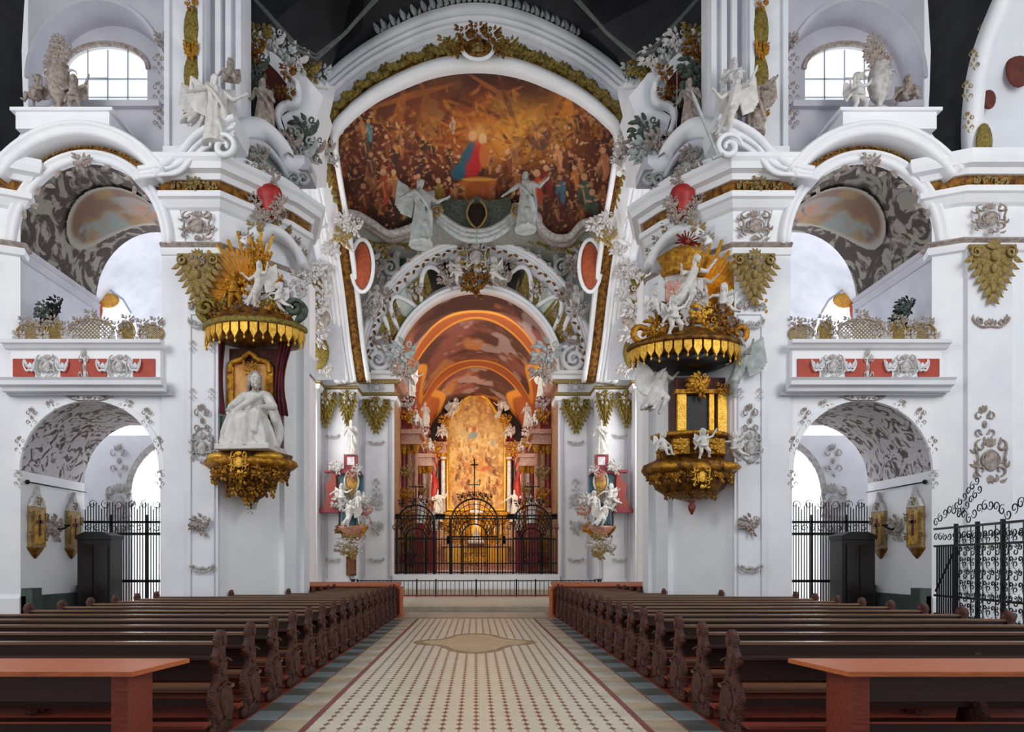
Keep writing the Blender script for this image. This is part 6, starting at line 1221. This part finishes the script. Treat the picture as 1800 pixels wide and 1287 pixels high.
for s, nm in SIDES:
    for (x, y, Y) in ((1222, 118, 19.0), (1228, 148, 18.9), (1215, 175, 18.9)): deco('cluster2', 'moss', bpy.data.objects['wall_crossing_'+nm], (s*X_(x, Y), Y, Z_(y, Y)), 1.0)
    figure('fly', 'statue', 'angel_statue', fz(1674-1112 if s < 0 else 1112, 310, 25.9), 1.2, -s*.6, 'white stucco angel at the %s foot of the great arch beside the fresco' % nm)
    figure('putto_fly', 'statue', 'putto_statue', fz(1674-1080 if s < 0 else 1080, 445, 29.1), 1.6, -s*.4, 'white putto on the %s leg of the great arch beside the oval painting' % nm)
    figure('putto_fly', 'statue', 'putto_statue', fz(1674-868 if s < 0 else 868, 503, 33.9), 1.5, -s*.4, 'white putto sitting on the crown of the choir arch, %s of the central ornament' % nm)
    figure('putto_sit', 'statue', 'putto_statue', fz(1674-1012 if s < 0 else 1012, 550, 33.9), 1.4, -s*.3, 'white putto high on the %s shoulder of the choir arch' % nm)
    # window ledge: urn of flowers between two putti (right), putti group (left)
    side_a = 'left' if s < 0 else 'right'
    figure('putto', 'stucco' if s < 0 else 'statue', 'putto_statue', fz(130 if s < 0 else 1508, 198, 16.95), 1.0 if s > 0 else .95, .2, 'putto standing left of the urn on the %s window ledge' % nm if s > 0 else 'putto with raised arm standing below the left window edge')
    figure('putto_sit', 'stucco', 'putto_statue', fz(66 if s < 0 else 1596, 198, 17.0), .95, -.3, 'brownish putto seated at the outer end of the %s window ledge' % nm)
    V_ = empty('flower_urn', fz(104 if s < 0 else 1546, 198, 17.0), 0, 'tall stucco urn filled with foliage on the %s window ledge' % nm, 'urn')
    MB().lathe([(.2, 0), (.2, .06), (.07, .12), (.06, .2), (.2, .4), (.27, .7), (.25, 1.0), (.18, 1.1), (.23, 1.16), (.02, 1.16)], n=20, fold=8, famp=.06).build('body', 'stucco_pale' if s > 0 else 'stucco', V_, True)
    for sx in (-1, 1): q = MB(); q.scroll((sx*.3, 0, .95), .14, 0, 1.0, .03, 0); q.build('handle', 'stucco_pale', V_, True)
    for k in range(5): deco('cluster2', 'stucco', V_, (rg.uniform(-.15, .15), 0, 1.25+.14*k), .7-.08*k, name='foliage')
    # red lacquered urn between the gable and the hood
    U2 = empty('red_urn', fz(1200 if s > 0 else 474, 382, 17.75), 0, 'glossy red urn with stucco foliage set in the %s entablature corner' % nm, 'urn')
    MB().lathe([(.02, 0), (.12, .02), (.16, .18), (.27, .42), (.33, .62), (.28, .74), (.2, .8), (.02, .82)], n=20, sxy=(1, .8)).build('body', 'red', U2, True)
    for k, (x, z) in enumerate(((-.1, .9), (.15, .95), (0, 1.1), (-.3, .3), (.32, .35), (.2, .1), (-.2, 0))): deco('cluster2', 'stucco', U2, (x, -.1, z), .5, name='foliage')
    # dark vase finial on the gallery rail
    D_ = empty('dark_flower_vase', (s*X_(1588, 17.5), 17.5, 7.3), 0, 'dark vase of dense foliage behind the %s gallery screen' % nm, 'vase')
    MB().lathe([(.14, 0), (.06, .1), (.18, .35), (.22, .5), (.02, .5)], n=14).build('body', 'iron', D_, True)
    for k in range(7): deco('cluster2', 'green_dark' if k % 2 else 'iron', D_, (rg.uniform(-.18, .18), rg.uniform(-.1, .1), .55+.1*k), .5, name='foliage')
    o = struct(MB(s).prism([(X_(x, 25), Z_(y, 25)) for x, y in ((1424, 610), (1440, 560), (1460, 528), (1485, 510), (1503, 512), (1512, 560), (1506, 612))], 25, 25.15).build('window_'+('3' if s < 0 else '4'), 'pane_soft'))
    q = MB(s); q.ell(at(1484, 528, 24.9), (.42, .05, .28)); q.build('gilded_panel', 'yellow_paint', o, True); q = MB(s); q.ell(at(1504, 545, 24.8), (.22, .05, .45)); q.build('red_figure_panel', 'orange_paint', o, True)
    q = MB(s); q.tube([at(x, y, 24.9) for x, y in ((1422, 612), (1438, 560), (1458, 526), (1485, 507), (1506, 509))], .04, 5); q.build('window_bars', 'lead', o)

# ------------------------------------------------------------------ red side altars before the choir piers
for s, nm in SIDES:
    A_ = empty('pier_altar', (s*6.0, 33.2, 4.2), 0, 'small red marble wall altar with amber oval picture on the %s choir pier' % nm, 'altar')
    k = 33/1200
    def al2(mb, name, m_, sm=False): o = mb.build(name, m_, A_, sm); return o
    def zz(py): return Z_(py, 33)-4.2
    al2(MB(s).box(-.22, .42, -.1, .25, zz(825), zz(798)), 'upper_plinth', 'marble_red'); al2(MB(s).box(-.1, .25, -.13, -.1, zz(817), zz(803)), 'white_tablet', 'marble_white')
    al2(MB(s).prism([(-.6, zz(838)), (-.3, zz(824)), (.5, zz(824)), (.8, zz(838)), (.5, zz(832)), (-.35, zz(832))], -.25, .1), 'pediment', 'marble_red')
    al2(MB(s).prism([(-.5, zz(865)), (.6, zz(865)), (.6, zz(835)), (.3, zz(826)), (-.2, zz(826)), (-.5, zz(835))], -.1, .2), 'picture_field', 'teal')
    q = MB(s); q.ell((.02, -.15, zz(847)), (.3, .1, .5), 16, 10); al2(q, 'amber_picture', 'amber_panel', True)
    q = MB(s); q.tube([(.02+.34*cos(t), -.2, zz(847)+.55*sin(t)) for t in [2*pi*i/20 for i in range(20)]], .05, 6, closed=True); al2(q, 'oval_frame', 'stucco_pale', True)
    q = MB(s); q.prism([(.75, zz(894)), (1.45, zz(894)), (1.25, zz(870)), (1.3, zz(850)), (1.0, zz(840)), (1.1, zz(830)), (.8, zz(830))], -.15, .3); al2(q, 'side_panel', 'marble_orange')
    al2(MB(s).box(.7, 1.35, -.22, .3, zz(830), zz(826)), 'panel_cap', 'marble_red'); al2(MB(s).box(.65, 1.6, -.22, .3, zz(901), zz(894)), 'panel_base', 'marble_red')
    al2(MB(s).prism([(-.25, zz(925)), (.55, zz(925)), (.45, zz(895)), (.1, zz(882)), (-.15, zz(895))], -.15, .2), 'niche', 'teal'); al2(MB(s).box(.6, .68, -.05, .1, zz(925), zz(900)), 'dark_post', 'marble_black')
    al2(MB(s).lathe([(.05, zz(955)), (.3, zz(950)), (.5, zz(940)), (.72, zz(930)), (.78, zz(925)), (.1, zz(925))], (0, -.1, 0), 20, 8, .06, sxy=(1, .7)), 'console', 'marble_pink', True)
    for (x, y, sc, mm) in ((-.5, 930, .8, 'gold'), (.4, 932, .8, 'gold_dark'), (0, 940, .9, 'gold_pale'), (.3, 952, .8, 'stucco_pale'), (-.35, 958, .8, 'stucco_pale'), (0, 968, .9, 'gold_pale'), (.5, 965, .7, 'stucco'), (-.1, 975, .6, 'gold_pale'), (-.3, 826, .6, 'stucco_pale'), (.7, 822, .8, 'stucco_pale'), (-.65, 880, .9, 'stucco_pale'), (.55, 885, .9, 'stucco_pale'), (-.75, 900, .8, 'marble_pink'), (.0, 836, .6, 'marble_pink'), (0, 866, .6, 'gold_pale')):
        deco('cluster2', mm, A_, (s*x, -.35, zz(y)), sc, name='carved_ornament')
    AGp = 'figures on the red altars of the choir piers'
    px0 = s*6.0
    figure('saint_staff' if s < 0 else 'saint_fold', 'statue', 'saint_statue', (px0+s*.08, 33.25, Z_(797, 33)), .95, -s*.2, 'white saint standing on top of the red altar of the %s choir pier' % nm, group=AGp)
    figure('putto_fly', 'statue', 'putto_statue', (px0+s*.45, 32.7, Z_(893, 33)), 1.15, -s*.3, 'white putto under the amber oval on the %s pier altar, outer side' % nm, group=AGp)
    figure('putto_sit', 'statue', 'putto_statue', (px0-s*.35, 32.7, Z_(900, 33)), 1.0, s*.4, 'white putto under the amber oval on the %s pier altar, inner side' % nm, group=AGp)
    figure('fly', 'statue', 'angel_statue', (px0, 32.5, Z_(933, 33)), .85, s*.3, 'white group kneeling on the console of the %s pier altar' % nm, group=AGp)
    o = MB().lathe([(.02, 0), (.1, .08), (.16, .2), (.02, .2)], (0, 0, 0), 12).build('holy_water_stoup', 'marble_black', None, True); o.location = (s*6.05, 33.55, Z_(1025, 33.5)); tag(o, 'small black stoup low on the white %s choir pier' % nm, 'stoup')
B_ = empty('framed_notice_board', (X_(616, 33.4), 33.62, Z_(1012, 33.5)), 0, 'small brown gilt framed notice panel low on the left choir pier', 'notice board')
MB().box(-.24, .24, -.05, .05, 0, .95).build('frame', 'gold_dark', B_); MB().box(-.18, .18, -.07, -.05, .06, .86).build('board', 'wood_tan', B_); deco('cluster', 'wood_dark', B_, (0, -.05, 1.02), .4, name='crest')

# ------------------------------------------------------------------ passages under the galleries: icons, sconces, railings
for s, nm in SIDES:
    for j, (Y, which) in enumerate(((17.75, 'nearer'), (19.35, 'farther'))):
        I_ = empty('wall_shrine_picture', (s*11.46, Y, 2.2), R(-90)*s, 'yellow picture in ornate pale gilt frame on the %s passage wall, %s the nave' % (nm, 'nearer to' if j == 0 else 'farther from'), 'picture')
        MB().box(-.3, .3, -.09, 0, 0, 1.05).build('frame', 'gold_pale', I_); MB().box(-.2, .2, -.11, -.09, .08, .95).build('painting', 'amber_panel', I_)
        MB().prism([(-.3, 1.05), (.3, 1.05), (.2, 1.25), (.08, 1.35), (0, 1.6), (-.08, 1.35), (-.2, 1.25)], -.1, 0).build('pediment', 'stucco_pale', I_)
        MB().box(-.04, .04, -.13, -.11, .3, .85).box(-.14, .14, -.13, -.11, .62, .7).build('painted_cross' if j == 0 else 'painted_figure', 'wood_end', I_)
        MB().lathe([(.02, -.3), (.15, -.2), (.3, -.05), (.34, 0), (.02, 0)], (0, 0, 0), 14, sxy=(1, .35)).build('console', 'gold_dark', I_, True)
        for x, z in ((-.3, .3), (.3, .3), (-.3, .8), (.3, .8), (0, 1.2)): deco('cluster', 'gold_pale', I_, (x, -.08, z), .28, name='carved_ornament')
    C_ = empty('wall_sconce', (s*11.44, 18.5, 2.75), R(-90)*s, 'dark candle arm on a round stucco cartouche between two pictures on the %s passage wall' % nm, 'sconce')
    deco('cluster2', 'stucco', C_, (0, -.04, 0), .8, name='back_plate'); q = MB(); q.tube(smoothpath([(0, -.05, 0), (0, -.2, -.05), (0, -.35, .02)], 4), .025, 6); q.lathe([(.03, 0), (.08, .03), (.09, .06), (.02, .06)], (0, -.36, .02), 10); q.build('candle_arm', 'iron', C_, True)
    rd = MB(s); rd.tube([(11.4, 17.35, 3.85), (11.4, 19.95, 3.85)], .018, 6); rd.ell((11.4, 17.35, 3.85), (.06, .06, .06)); ro = rd.build('curtain_rod', 'iron', None, True); tag(ro, 'thin dark metal rod along the %s passage wall above the pictures' % nm, 'rod')
    # iron railing across the far end of the passage
    K_ = empty('passage_railing', (s*CX, 19.98, 0), 0, 'dark iron railing with scrolled band closing the passage under the %s gallery' % nm, 'railing')
    q = MB()
    for i in range(44): x = -1.72+i*3.44/43; q.box(x-.012, x+.012, -.012, .012, .1, 3.35+.22*abs(sin(i*.5)))
    q.build('bars', 'iron', K_); MB().box(-1.76, 1.76, -.03, .03, 2.95, 3.02).box(-1.76, 1.76, -.03, .03, 2.6, 2.68).box(-1.76, 1.76, -.03, .03, 1.22, 1.3).box(-1.76, 1.76, -.03, .03, .08, .14).build('rails', 'iron', K_)
    q = MB()
    for i in range(14): q.scroll((-1.62+i*.25, 0, 2.81), .11, i, 1.2, .014)
    q.build('scroll_band', 'iron', K_, True)
    for i in range(9): q = MB(); q.scroll((-1.5+i*.38, 0, 3.5), .14, i*1.7, 1.2, .012); q.build('scroll_finial', 'iron', K_, True)
    for x in (-.95, .1, 1.1): MB().box(x-.03, x+.03, -.03, .03, .1, 3.2).build('post', 'iron', K_)
    Q_ = empty('confessional', (s*X_(1497, 19.4), 19.35, 0), 0, 'tall narrow black wooden confessional standing at the railing in the %s passage' % nm, 'confessional')
    MB().box(-.46, .46, -.3, .35, 0, 2.45).build('body', 'black', Q_); MB().prism([(-.5, 2.45), (.5, 2.45), (.48, 2.56), (.25, 2.66), (-.25, 2.66), (-.48, 2.56)], -.34, .38).build('arched_cornice', 'black', Q_); MB().box(-.34, -.02, -.34, -.3, .15, 2.3).box(.03, .4, -.33, -.3, .15, 2.3).build('door', 'marble_black', Q_)
# ornate iron gate at the right edge, running toward the camera
W_ = empty('ornate_iron_gate', (11.25, 16.75, 0), math.atan2(-3.8, -.55), 'tall scrolled wrought iron gate and fence at the right edge before the outer pier', 'gate')
q = MB(); 
for z in (.55, 1.0, 2.2, 2.62): q.box(0, 4.0, -.03, .03, z-.025, z+.025)
q.build('rails', 'iron', W_); q = MB()
for i in range(8): q.box(.1+i*.1, .125+i*.1, -.015, .015, .1, 2.2)
q.build('bars', 'iron', W_)
for x in (.95, 1.8, 2.7, 3.6): MB().box(x-.035, x+.035, -.035, .035, 0, 2.7).build('post', 'iron', W_)
q = MB()
for i in range(20):
    x = 1.03+i*.15
    if i % 3 == 0: q.tube([(x+.07, 0, .1), (x+.07, 0, 2.6)], .012, 4)
    for j in range(9): q.scroll((x, 0, .2+.26*j+.1*(i % 2)), .085, pi/2 if j % 2 else -pi/2, 1.1, .012, cw=1 if i % 2 else -1); q.scroll((x, 0, .33+.26*j), .05, 0 if i % 2 else pi, .8, .011, cw=-1 if i % 2 else 1)
for i in range(18): q.scroll((.1+i*.2, 0, 2.42), .1, i, 1.2, .013); q.scroll((.1+i*.2, 0, 2.78+.25*abs(sin(i*.45))), .12, i*2, 1.2, .013)
for i in range(6): q.scroll((1.0+i*.16, 0, 3.1+.1*i), .1, i*2, 1.2, .013); q.scroll((1.1+i*.16, 0, 2.9+.1*i), .1, i*2, 1.2, .013)
q.build('scrollwork', 'iron', W_, True); q = MB(); q.tube([(.05, 0, 1.1), (.9, 0, 2.1)], .025, 5); q.build('diagonal_brace', 'iron', W_)
